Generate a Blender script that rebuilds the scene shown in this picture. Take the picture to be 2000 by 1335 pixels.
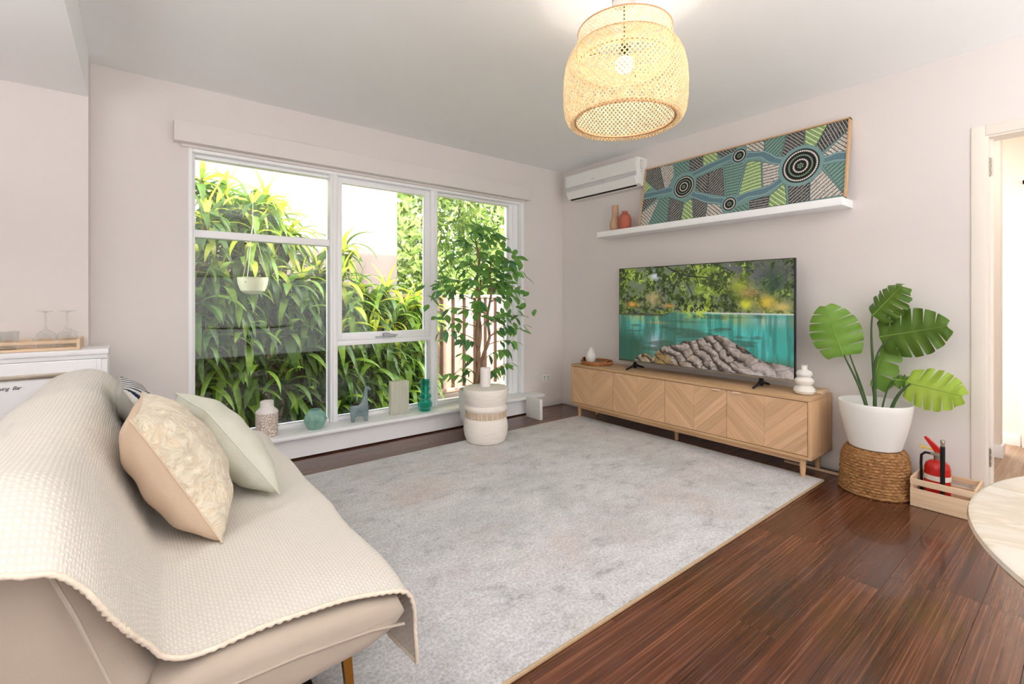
import bpy, bmesh, math, random
import numpy as np
from mathutils import Vector, Matrix, Quaternion, Euler
R = math.radians; PI = math.pi
for o in list(bpy.data.objects): bpy.data.objects.remove(o)
SC = bpy.context.scene
COL = SC.collection

# ------------------------------------------------------------------ camera
cam_d = bpy.data.cameras.new('camera'); cam = bpy.data.objects.new('camera', cam_d); COL.objects.link(cam)
cam_d.sensor_width = 36; cam_d.lens = 36 * 920 / 2000; cam_d.shift_y = -83.5 / 2000
cam_d.clip_start = 0.05; cam_d.clip_end = 200
cam.location = (-3.61, -3.67, 1.13); cam.rotation_euler = (R(90), 0, R(-38.393))
SC.camera = cam

# ------------------------------------------------------------------ sky, sun, lights, exposure
W = bpy.data.worlds.new('world'); SC.world = W; W.use_nodes = True
wn = W.node_tree; wn.nodes.clear()
wo = wn.nodes.new('ShaderNodeOutputWorld'); bg = wn.nodes.new('ShaderNodeBackground')
sk = wn.nodes.new('ShaderNodeTexSky'); sk.sky_type = 'NISHITA'; sk.sun_disc = False
sk.sun_elevation = R(38); sk.sun_rotation = R(130); sk.air_density = 1.0; sk.dust_density = 2.0
hs = wn.nodes.new('ShaderNodeHueSaturation'); hs.inputs['Saturation'].default_value = 0.35
wn.links.new(sk.outputs[0], hs.inputs['Color']); wn.links.new(hs.outputs[0], bg.inputs[0])
bg.inputs[1].default_value = 2.3
wn.links.new(bg.outputs[0], wo.inputs[0])
def light(kind, name, loc, energy, color=(1, 1, 1), size=None, rot=None, direction=None, angle=None):
    d = bpy.data.lights.new(name, kind); d.energy = energy; d.color = color
    if kind == 'AREA': d.shape = 'RECTANGLE'; d.size, d.size_y = size
    if kind == 'SUN' and angle: d.angle = angle
    if kind == 'POINT' and size: d.shadow_soft_size = size
    o = bpy.data.objects.new(name, d); COL.objects.link(o); o.location = loc
    if direction: o.rotation_euler = Vector(direction).to_track_quat('-Z', 'Y').to_euler()
    if rot: o.rotation_euler = rot
    return o
light('SUN', 'sun', (6, -6, 6), 15.0, (1.0, 0.94, 0.85), direction=(-1.0, 1.0, -0.42), angle=R(0.8))
light('AREA', 'rear_ceiling_fill', (-2.4, -4.75, 1.5), 46, (1.0, 0.99, 0.98), size=(3.6, 0.7), direction=(0, 0.0, 1))  # added fill behind the camera, aimed up to brighten the ceiling; no real fitting
light('AREA', 'kitchen_side_fill', (-5.0, -2.9, 1.5), 34, (1.0, 0.99, 0.98), size=(1.2, 2.6), direction=(0, 0, 1))  # added fill on the unseen kitchen side, bounced off the ceiling
light('AREA', 'rear_forward_fill', (-2.6, -5.0, 1.15), 42, (0.96, 0.98, 1.0), size=(4.6, 2.1), direction=(0, 1, 0.6))  # added broad fill towards the room; the rear wall has no opening
light('POINT', 'pendant_bulb_light', (-1.92, -2.34, 2.165), 14, (1.0, 0.93, 0.82), size=0.045)
light('AREA', 'hall_ceiling_light', (0.75, -3.7, 2.42), 8, (1.0, 0.95, 0.88), size=(0.5, 0.5), direction=(0, 0, -1))
SC.view_settings.view_transform = 'Standard'; SC.view_settings.look = 'None'
SC.view_settings.gamma = 1.0; SC.view_settings.use_curve_mapping = False
SC.view_settings.exposure = 0.35
SC.cycles.use_denoising = True
SC.cycles.max_bounces = 10; SC.cycles.diffuse_bounces = 6; SC.cycles.transparent_max_bounces = 24
SC.cycles.sample_clamp_indirect = 6.0

# ------------------------------------------------------------------ materials
def srgb(r, g, b):
    f = lambda c: (c / 12.92 if c <= 0.04045 else ((c + 0.055) / 1.055) ** 2.4)
    return (f(r / 255), f(g / 255), f(b / 255), 1)
class NT:
    def __init__(s, name):
        s.m = bpy.data.materials.new(name); s.m.use_nodes = True; s.t = s.m.node_tree; s.t.nodes.clear()
        s.o = s.n('ShaderNodeOutputMaterial'); s.co = s.n('ShaderNodeTexCoord')
    def n(s, k, **kw):
        x = s.t.nodes.new(k)
        for a, v in kw.items():
            if a in x.inputs: x.inputs[a].default_value = v
            else: setattr(x, a, v)
        return x
    def l(s, a, b): s.t.links.new(a, b)
    def mapped(s, scale=(1, 1, 1), rot=(0, 0, 0), src='Object', loc=(0, 0, 0)):
        mp = s.n('ShaderNodeMapping'); mp.inputs['Scale'].default_value = scale; mp.inputs['Rotation'].default_value = rot; mp.inputs['Location'].default_value = loc
        s.l(s.co.outputs[src], mp.inputs[0]); return mp.outputs[0]
    def noise(s, vec, scale, detail=4, rough=0.5, dist=0.0):
        x = s.n('ShaderNodeTexNoise'); x.inputs['Scale'].default_value = scale; x.inputs['Detail'].default_value = detail
        x.inputs['Roughness'].default_value = rough; x.inputs['Distortion'].default_value = dist
        s.l(vec, x.inputs['Vector']); return x.outputs['Fac']
    def ramp(s, fac, stops):
        x = s.n('ShaderNodeValToRGB'); e = x.color_ramp.elements
        while len(e) > 1: e.remove(e[-1])
        e[0].position, e[0].color = stops[0]
        for p, c in stops[1:]:
            q = e.new(p); q.color = c
        s.l(fac, x.inputs[0]); return x.outputs[0]
    def mix(s, f, a, b, mode='MIX'):
        x = s.n('ShaderNodeMix', data_type='RGBA', blend_type=mode)
        for v, i in ((f, 0), (a, 6), (b, 7)):
            if hasattr(v, 'is_output'): s.l(v, x.inputs[i])
            else: x.inputs[i].default_value = v
        return x.outputs[2]
    def bump(s, h, strength=0.3, dist=0.01):
        x = s.n('ShaderNodeBump'); x.inputs['Strength'].default_value = strength; x.inputs['Distance'].default_value = dist
        s.l(h, x.inputs['Height']); return x.outputs[0]
    def bsdf(s, color, rough=0.5, metallic=0.0, normal=None, spec=0.5, trans=0.0, ior=1.45, emit=None, emit_s=0.0, sheen=0.0, coat=0.0, sss=0.0):
        p = s.n('ShaderNodeBsdfPrincipled')
        for v, k in ((color, 'Base Color'), (rough, 'Roughness'), (metallic, 'Metallic'), (spec, 'Specular IOR Level'), (trans, 'Transmission Weight'), (ior, 'IOR'), (sheen, 'Sheen Weight'), (coat, 'Coat Weight')):
            if hasattr(v, 'is_output'): s.l(v, p.inputs[k])
            else: p.inputs[k].default_value = v
        if normal is not None: s.l(normal, p.inputs['Normal'])
        if emit is not None:
            if hasattr(emit, 'is_output'): s.l(emit, p.inputs['Emission Color'])
            else: p.inputs['Emission Color'].default_value = emit
            p.inputs['Emission Strength'].default_value = emit_s
        return p.outputs[0]
    def out(s, sh): s.l(sh, s.o.inputs[0]); return s.m
def sc(c, k): return (min(1, c[0] * k), min(1, c[1] * k), min(1, c[2] * k), 1)
def plain(name, c, rough=0.5, var=0.06, scale=12, bump=0.05, bscale=60, metallic=0.0, spec=0.5, sheen=0.0, coat=0.0):
    t = NT(name); v = t.mapped()
    col = t.ramp(t.noise(v, scale), [(0.3, sc(c, 1 - var)), (0.7, sc(c, 1 + var))])
    return t.out(t.bsdf(col, rough, metallic, t.bump(t.noise(v, bscale, 3), bump, 0.004), spec, sheen=sheen, coat=coat))
def wood(name, c1, c2, axis='X', rough=0.45, grain=1.0, bump=0.12, tilt=0.0, var=0.1):
    t = NT(name); s = {'X': (1.2, 26, 26), 'Y': (26, 1.2, 26), 'Z': (26, 26, 1.2)}[axis]
    s = tuple(q * grain for q in s); inf = t.n('ShaderNodeObjectInfo')
    mp = t.n('ShaderNodeMapping'); mp.inputs['Scale'].default_value = s
    m0 = t.n('ShaderNodeMapping'); m0.inputs['Rotation'].default_value = (tilt, 0, 0); t.l(t.co.outputs['Object'], m0.inputs[0]); t.l(m0.outputs[0], mp.inputs[0])
    cm = t.n('ShaderNodeCombineXYZ'); mu = t.n('ShaderNodeMath', operation='MULTIPLY'); mu.inputs[1].default_value = 37.0
    t.l(inf.outputs['Random'], mu.inputs[0]); t.l(mu.outputs[0], cm.inputs[0]); t.l(mu.outputs[0], cm.inputs[1]); t.l(mu.outputs[0], cm.inputs[2])
    t.l(cm.outputs[0], mp.inputs['Location'])
    f = t.noise(mp.outputs[0], 1.6, 6, 0.6, 0.6)
    col = t.ramp(f, [(0.3, c1), (0.7, c2)])
    hv = t.n('ShaderNodeHueSaturation'); mr = t.n('ShaderNodeMapRange'); mr.inputs['To Min'].default_value = 1 - var; mr.inputs['To Max'].default_value = 1 + var
    t.l(inf.outputs['Random'], mr.inputs[0]); t.l(mr.outputs[0], hv.inputs['Value']); t.l(col, hv.inputs['Color'])
    return t.out(t.bsdf(hv.outputs[0], rough, 0, t.bump(f, bump, 0.002)))
M = {}
M['wall'] = plain('wall_paint', srgb(229, 223, 220), 0.75, 0.012, 2.5, 0.04, 180)
M['wall_tv'] = M['wall']
M['ceiling'] = plain('ceiling_paint', srgb(247, 248, 249), 0.8, 0.01, 2, 0.03, 150)
M['white_gloss'] = plain('white_gloss_paint', srgb(249, 250, 252), 0.3, 0.01, 3, 0.02, 60)
M['hall'] = plain('hall_paint', srgb(240, 232, 222), 0.6, 0.01, 3, 0.02, 90)
M['white_plastic'] = plain('white_plastic', srgb(238, 238, 236), 0.3, 0.01, 5, 0.01, 90)
M['grey_plastic'] = plain('grey_plastic', srgb(176, 178, 182), 0.35, 0.02)
M['black'] = plain('black_plastic', srgb(18, 18, 20), 0.4, 0.05)
M['dark_gap'] = plain('dark_gap', srgb(34, 28, 24), 0.9, 0.05)
M['ceramic'] = plain('white_ceramic', srgb(235, 231, 224), 0.45, 0.02, 20, 0.05, 90)
M['matte_white'] = plain('matte_white_clay', srgb(236, 232, 226), 0.7, 0.02, 20, 0.12, 140)
M['pot_white'] = plain('white_pot', srgb(240, 239, 236), 0.35, 0.01)
M['soil'] = plain('potting_soil', srgb(50, 38, 28), 0.95, 0.3, 60, 0.8, 60)
M['ground'] = plain('garden_soil', srgb(70, 58, 46), 0.95, 0.35, 20, 0.8, 30)
M['tan_clay'] = plain('tan_clay', srgb(196, 160, 132), 0.7, 0.05, 10, 0.1)
M['terracotta'] = plain('terracotta', srgb(186, 104, 84), 0.7, 0.06, 10, 0.1)
M['gold'] = plain('brushed_gold', srgb(196, 148, 70), 0.3, 0.05, metallic=1.0)
M['steel'] = plain('brushed_steel', srgb(170, 160, 145), 0.35, 0.05, metallic=0.9)
M['copper'] = plain('pale_copper', srgb(238, 206, 182), 0.3, 0.03, metallic=0.2)
M['sofa'] = plain('beige_velvet', srgb(180, 166, 151), 0.85, 0.05, 6, 0.1, 220, sheen=0.3)
M['candle'] = plain('candle_wax', srgb(244, 238, 236), 0.5, 0.01)
M['red'] = plain('red_enamel', srgb(196, 22, 18), 0.25, 0.04, coat=0.5)
M['yellow'] = plain('yellow_plastic', srgb(232, 196, 40), 0.4, 0.04)
M['label_white'] = plain('label_paper', srgb(232, 226, 218), 0.6, 0.02)
OAK1, OAK2 = srgb(198, 158, 116), srgb(222, 184, 142)
M['oak'] = wood('oak_along_y', OAK1, OAK2, 'Y'); M['oak_v'] = wood('oak_upright', OAK1, OAK2, 'Z')
M['oak_x'] = wood('oak_along_x', OAK1, OAK2, 'X')
M['pine'] = wood('pale_pine', srgb(212, 182, 148), srgb(232, 206, 176), 'Y', 0.6)
M['pine_x'] = wood('pale_pine_x', srgb(212, 182, 148), srgb(232, 206, 176), 'X', 0.6)
M['acacia'] = wood('acacia', srgb(140, 84, 44), srgb(190, 126, 74), 'Y', 0.5)
M['trunk'] = wood('tree_bark', srgb(104, 78, 58), srgb(186, 156, 126), 'Z', 0.9, 2.0, 0.9)
M['cane'] = wood('plant_cane', srgb(88, 70, 48), srgb(130, 108, 76), 'Z', 0.9, 2.0, 0.6)
def floor_mat():
    t = NT('dark_timber'); inf = t.n('ShaderNodeObjectInfo'); mu = t.n('ShaderNodeMath', operation='MULTIPLY'); mu.inputs[1].default_value = 53.0
    t.l(inf.outputs['Random'], mu.inputs[0]); cm = t.n('ShaderNodeCombineXYZ')
    for i in range(3): t.l(mu.outputs[0], cm.inputs[i])
    def mp(s):
        m = t.n('ShaderNodeMapping'); m.inputs['Scale'].default_value = s; t.l(t.co.outputs['Object'], m.inputs[0]); t.l(cm.outputs[0], m.inputs['Location']); return m.outputs[0]
    f1 = t.noise(mp((0.7, 11, 5)), 2.2, 5, 0.6, 1.6); f2 = t.noise(mp((0.55, 60, 5)), 2.0, 5, 0.65, 0.25)
    c1 = t.ramp(f1, [(0.25, srgb(50, 29, 22)), (0.5, srgb(86, 49, 34)), (0.75, srgb(120, 72, 48))])
    c2 = t.ramp(f2, [(0.32, srgb(48, 26, 20)), (0.52, srgb(104, 58, 38)), (0.72, srgb(172, 112, 74))])
    c = t.mix(0.55, c1, c2)
    hv = t.n('ShaderNodeHueSaturation'); mr = t.n('ShaderNodeMapRange'); mr.inputs['To Min'].default_value = 0.72; mr.inputs['To Max'].default_value = 1.22
    t.l(inf.outputs['Random'], mr.inputs[0]); t.l(mr.outputs[0], hv.inputs['Value']); t.l(c, hv.inputs['Color'])
    rr = t.ramp(f2, [(0.3, (0.19, 0.19, 0.19, 1)), (0.8, (0.34, 0.34, 0.34, 1))])
    return t.out(t.bsdf(hv.outputs[0], rr, 0, t.bump(f2, 0.22, 0.002), 0.5, coat=0.3))
M['plank'] = floor_mat()
M['hall_floor'] = wood('hall_floor', srgb(150, 122, 100), srgb(186, 160, 136), 'X', 0.5)
def rug_mat():
    t = NT('rug_pile'); v = t.mapped()
    big = t.noise(v, 1.5, 6, 0.65, 0.5); mid = t.noise(t.mapped((1, 1.6, 1), (0, 0, 0.0)), 5, 10, 0.82, 0.3); fine = t.noise(v, 85, 6, 0.85)
    pk = t.noise(t.mapped((1, 1, 1), loc=(7, 3, 0)), 1.8, 4, 0.6)
    c = t.ramp(mid, [(0.34, srgb(182, 182, 184)), (0.46, srgb(230, 229, 231)), (0.62, srgb(248, 247, 249))])
    c = t.mix(t.ramp(big, [(0.52, (0, 0, 0, 1)), (0.72, (0.55, 0.55, 0.55, 1))]), c, srgb(186, 190, 188))
    c = t.mix(t.ramp(pk, [(0.52, (0, 0, 0, 1)), (0.7, (0.5, 0.5, 0.5, 1))]), c, srgb(228, 208, 200))
    # greyer corner by the sofa's near end
    sp = t.n('ShaderNodeSeparateXYZ'); t.l(v, sp.inputs[0])
    c = t.mix(t.ramp(fine, [(0.42, (0.62, 0.62, 0.62, 1)), (0.56, (0.0, 0.0, 0.0, 1))]), c, (0.5, 0.49, 0.5, 1), 'MULTIPLY')
    return t.out(t.bsdf(c, 0.95, 0, t.bump(fine, 0.9, 0.006), 0.2, sheen=0.25))
M['rug'] = rug_mat()
M['rug_edge'] = plain('rug_edge', srgb(196, 168, 134), 0.9, 0.08, 40, 0.3, 120)
def knit_mat(name, c, freq=1.0):
    t = NT(name); v = t.mapped(src='UV')
    w1 = t.n('ShaderNodeTexWave', wave_type='BANDS', bands_direction='X'); w1.inputs['Scale'].default_value = 38 * freq; t.l(v, w1.inputs[0])
    w2 = t.n('ShaderNodeTexWave', wave_type='BANDS', bands_direction='Y'); w2.inputs['Scale'].default_value = 38 * freq; t.l(v, w2.inputs[0])
    m = t.n('ShaderNodeMath', operation='MULTIPLY'); t.l(w1.outputs['Fac'], m.inputs[0]); t.l(w2.outputs['Fac'], m.inputs[1])
    col = t.mix(m.outputs[0], sc(c, 0.82), sc(c, 1.0))  # relief shade put into the colour: stitch valleys are darker
    return t.out(t.bsdf(col, 0.95, 0, t.bump(m.outputs[0], 0.35, 0.003), 0.1, sheen=0.2))
M['knit'] = knit_mat('cream_waffle_knit', srgb(232, 226, 216))
M['knit_edge'] = plain('cream_yarn', srgb(228, 214, 196), 0.95, 0.08, 50, 0.5, 120)
M['cush_back'] = plain('beige_cotton', srgb(214, 190, 166), 0.9, 0.04, 5, 0.15, 90)
def chenille():
    t = NT('cream_chenille'); v = t.mapped(); f = t.noise(v, 24, 5, 0.6, 2.6)
    col = t.ramp(f, [(0.4, srgb(232, 214, 184)), (0.55, srgb(243, 231, 209))])
    return t.out(t.bsdf(col, 0.95, 0, t.bump(f, 0.9, 0.02), 0.2, sheen=0.3))
M['chenille'] = chenille()
M['sage'] = plain('sage_linen', srgb(208, 208, 194), 0.92, 0.05, 7, 0.25, 160)
M['sage_trim'] = plain('sage_piping', srgb(214, 216, 200), 0.9, 0.04)
def stripes():
    t = NT('navy_stripe_knit'); v = t.mapped(src='UV')
    w = t.n('ShaderNodeTexWave', wave_type='BANDS', bands_direction='X'); w.inputs['Scale'].default_value = 2.6; w.inputs['Distortion'].default_value = 0.6; w.inputs['Detail Scale'].default_value = 14
    t.l(v, w.inputs[0]); f = t.noise(v, 90, 2)
    col = t.ramp(w.outputs['Fac'], [(0.62, srgb(240, 238, 234)), (0.7, srgb(40, 52, 84))])
    return t.out(t.bsdf(col, 0.95, 0, t.bump(f, 1.0, 0.012), 0.2))
M['stripe'] = stripes()
M['grey_linen'] = plain('grey_linen', srgb(176, 174, 166), 0.9, 0.05)
def leaf_mat(name, c1, c2, tr=0.35, rough=0.4, veins=0.0):
    t = NT(name); v = t.mapped(); inf = t.n('ShaderNodeObjectInfo')
    f = t.noise(v, 7, 3); col = t.ramp(f, [(0.3, c1), (0.7, c2)])
    hv = t.n('ShaderNodeHueSaturation'); mr = t.n('ShaderNodeMapRange'); mr.inputs['To Min'].default_value = 0.75; mr.inputs['To Max'].default_value = 1.25
    t.l(inf.outputs['Random'], mr.inputs[0]); t.l(mr.outputs[0], hv.inputs['Value']); t.l(col, hv.inputs['Color'])
    b = t.bsdf(hv.outputs[0], rough, 0, None, 0.4)
    tl = t.n('ShaderNodeBsdfTranslucent'); g = t.n('ShaderNodeGamma'); g.inputs[1].default_value = 0.8
    t.l(hv.outputs[0], g.inputs[0]); t.l(g.outputs[0], tl.inputs[0])
    mx = t.n('ShaderNodeMixShader'); mx.inputs[0].default_value = tr; t.l(b, mx.inputs[1]); t.l(tl.outputs[0], mx.inputs[2])
    return t.out(mx.outputs[0])
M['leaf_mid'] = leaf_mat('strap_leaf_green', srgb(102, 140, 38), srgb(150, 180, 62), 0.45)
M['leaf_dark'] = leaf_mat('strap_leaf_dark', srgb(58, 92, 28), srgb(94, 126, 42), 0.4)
M['leaf_yellow'] = leaf_mat('strap_leaf_yellow', srgb(158, 178, 36), srgb(206, 208, 62), 0.5)
M['ficus_a'] = leaf_mat('ficus_leaf_green', srgb(104, 166, 74), srgb(146, 200, 108), 0.45, 0.35)
M['ficus_b'] = leaf_mat('ficus_leaf_dark', srgb(72, 122, 80), srgb(108, 160, 112), 0.35, 0.35)
M['monstera'] = leaf_mat('monstera_green', srgb(70, 108, 34), srgb(104, 138, 48), 0.2, 0.35)
M['monstera_light'] = leaf_mat('monstera_lime', srgb(160, 200, 54), srgb(192, 220, 96), 0.3, 0.4)
M['monstera_mid'] = leaf_mat('monstera_mid', srgb(108, 156, 54), srgb(138, 180, 80), 0.25, 0.4)
M['monstera_rib'] = plain('leaf_rib', srgb(140, 176, 80), 0.5, 0.05)
M['stem'] = plain('green_stem', srgb(58, 84, 42), 0.5, 0.2, 30)
M['hedge'] = leaf_mat('hedge_leaf', srgb(96, 124, 50), srgb(150, 168, 92), 0.4, 0.5)
def concrete():
    t = NT('rendered_wall'); v = t.mapped((1, 1, 0.25)); a = t.noise(v, 1.8, 6, 0.65); b = t.noise(t.mapped(), 30, 5, 0.6)
    c = t.ramp(a, [(0.3, srgb(78, 62, 54)), (0.42, srgb(98, 86, 79)), (0.6, srgb(104, 93, 86))])
    return t.out(t.bsdf(c, 0.9, 0, t.bump(b, 0.3, 0.01)))
M['render'] = concrete()
M['fence'] = plain('fence_steel', srgb(116, 92, 78), 0.45, 0.03, 2, 0.02)
M['ext'] = plain('exterior_render', srgb(140, 130, 120), 0.9, 0.04)
def glass_pane():
    t = NT('window_glass'); tr = t.n('ShaderNodeBsdfTransparent'); gl = t.n('ShaderNodeBsdfGlossy'); gl.inputs['Roughness'].default_value = 0.0
    fr = t.n('ShaderNodeFresnel'); fr.inputs[0].default_value = 1.45; mx = t.n('ShaderNodeMixShader')
    lw = t.noise(t.mapped(), 3, 2); rp = t.ramp(lw, [(0, (0.97, 0.98, 0.97, 1)), (1, (0.985, 0.99, 0.985, 1))]); t.l(rp, tr.inputs[0])
    t.l(fr.outputs[0], mx.inputs[0]); t.l(tr.outputs[0], mx.inputs[1]); t.l(gl.outputs[0], mx.inputs[2]); return t.out(mx.outputs[0])
M['pane'] = glass_pane()
def tinted(name, c, rough=0.05, keep=0.5, spec=0.5):
    t = NT(name); tr = t.n('ShaderNodeBsdfTransparent'); f = t.noise(t.mapped(), 6, 3)
    t.l(t.ramp(f, [(0.3, sc(c, 0.92)), (0.7, c)]), tr.inputs[0])
    b = t.bsdf(sc(c, 0.9), rough, 0, t.bump(f, 0.1, 0.01), spec); mx = t.n('ShaderNodeMixShader')
    lw = t.n('ShaderNodeLayerWeight'); lw.inputs[0].default_value = 1 - keep
    t.l(lw.outputs['Facing'], mx.inputs[0]); t.l(tr.outputs[0], mx.inputs[1]); t.l(b, mx.inputs[2]); return t.out(mx.outputs[0])
M['clear'] = tinted('clear_glass', (0.96, 0.97, 0.97, 1), 0.03, 0.72)
M['teal_glass'] = tinted('teal_glass', srgb(110, 214, 196), 0.06, 0.45)
def frosted():
    t = NT('ribbed_cream_glass'); f = t.noise(t.mapped((30, 2, 2)), 3, 3); c = t.ramp(f, [(0.3, (0.86, 0.84, 0.76, 1)), (0.7, (0.95, 0.94, 0.88, 1))])
    b = t.bsdf(c, 0.2); tl = t.n('ShaderNodeBsdfTranslucent'); t.l(c, tl.inputs[0]); tr = t.n('ShaderNodeBsdfTransparent'); tr.inputs[0].default_value = (.98, .97, .92, 1)
    m1 = t.n('ShaderNodeMixShader'); m1.inputs[0].default_value = .55; t.l(b, m1.inputs[1]); t.l(tl.outputs[0], m1.inputs[2])
    m2 = t.n('ShaderNodeMixShader'); m2.inputs[0].default_value = .12; t.l(m1.outputs[0], m2.inputs[1]); t.l(tr.outputs[0], m2.inputs[2]); return t.out(m2.outputs[0])
M['frost_glass'] = frosted()
def glazed(name, c1, c2, rough=0.2):
    t = NT(name); v = t.mapped(); f = t.noise(v, 16, 4, 0.6)
    return t.out(t.bsdf(t.ramp(f, [(0.3, c1), (0.7, c2)]), rough, 0, None, 0.5, coat=0.5))
M['jade'] = glazed('jade_glaze', srgb(112, 160, 146), srgb(148, 190, 176))
M['blue_glaze'] = glazed('blue_grey_glaze', srgb(96, 118, 122), srgb(136, 156, 158))
def bottle_mat():
    t = NT('etched_white_glaze'); v = t.mapped((1, 1, 1)); vo = t.n('ShaderNodeTexVoronoi', feature='DISTANCE_TO_EDGE'); vo.inputs['Scale'].default_value = 75; t.l(v, vo.inputs[0])
    sp = t.n('ShaderNodeSeparateXYZ'); t.l(v, sp.inputs[0])
    msk = t.ramp(sp.outputs[2], [(0.158, (1, 1, 1, 1)), (0.165, (0, 0, 0, 1))])
    e = t.ramp(vo.outputs['Distance'], [(0.10, (0.75, 0.75, 0.75, 1)), (0.22, (0, 0, 0, 1))])
    f = t.mix(1.0, msk, e, 'MULTIPLY')
    return t.out(t.bsdf(t.mix(f, srgb(240, 236, 232), srgb(168, 136, 114)), 0.4))
M['bottle'] = bottle_mat()
def stool_mat():
    t = NT('whitewashed_wood'); f = t.noise(t.mapped((3, 3, 22)), 2.4, 6, 0.65, 0.8)
    c = t.ramp(f, [(0.25, srgb(222, 206, 190)), (0.45, srgb(238, 231, 222)), (0.7, srgb(243, 239, 233))])
    return t.out(t.bsdf(c, 0.75, 0, t.bump(f, 0.3, 0.006)))
M['stool'] = stool_mat()
M['carved'] = plain('carved_band', srgb(206, 184, 160), 0.8, 0.1, 30, 0.4)
def wicker_mat():
    t = NT('woven_seagrass'); f = t.noise(t.mapped((14, 14, 60)), 3, 4, 0.6)
    c = t.ramp(f, [(0.3, srgb(96, 62, 32)), (0.52, srgb(158, 112, 66)), (0.75, srgb(206, 164, 114))])
    return t.out(t.bsdf(c, 0.8, 0, t.bump(f, 0.4, 0.004)))
M['wicker'] = wicker_mat()
def bamboo():
    t = NT('bamboo_strip'); f = t.noise(t.mapped(), 40, 3); c = t.ramp(f, [(0.3, srgb(224, 194, 146)), (0.7, srgb(244, 222, 180))])
    b = t.bsdf(c, 0.55); tl = t.n('ShaderNodeBsdfTranslucent'); t.l(c, tl.inputs[0]); mx = t.n('ShaderNodeMixShader'); mx.inputs[0].default_value = 0.45
    t.l(b, mx.inputs[1]); t.l(tl.outputs[0], mx.inputs[2]); return t.out(mx.outputs[0])
M['bamboo'] = bamboo()
M['bamboo_rim'] = plain('bamboo_rim', srgb(190, 150, 110), 0.6, 0.08, 30)
def marble():
    t = NT('cream_marble'); f = t.noise(t.mapped(), 2.2, 8, 0.6, 2.2); c = t.ramp(f, [(0.40, srgb(214, 205, 190)), (0.5, srgb(204, 190, 168)), (0.54, srgb(218, 209, 195)), (0.7, srgb(220, 213, 200))])
    return t.out(t.bsdf(c, 0.08, 0, None, 0.5, coat=0.3))
M['marble'] = marble()
def emis(name, c, s):
    t = NT(name); f = t.noise(t.mapped(), 5, 1); e = t.n('ShaderNodeEmission'); e.inputs[1].default_value = s
    t.l(t.ramp(f, [(0, c), (1, sc(c, 0.98))]), e.inputs[0]); return t.out(e.outputs[0])
M['bulb'] = emis('lit_bulb', (1.0, 0.93, 0.8, 1), 14)

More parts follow.
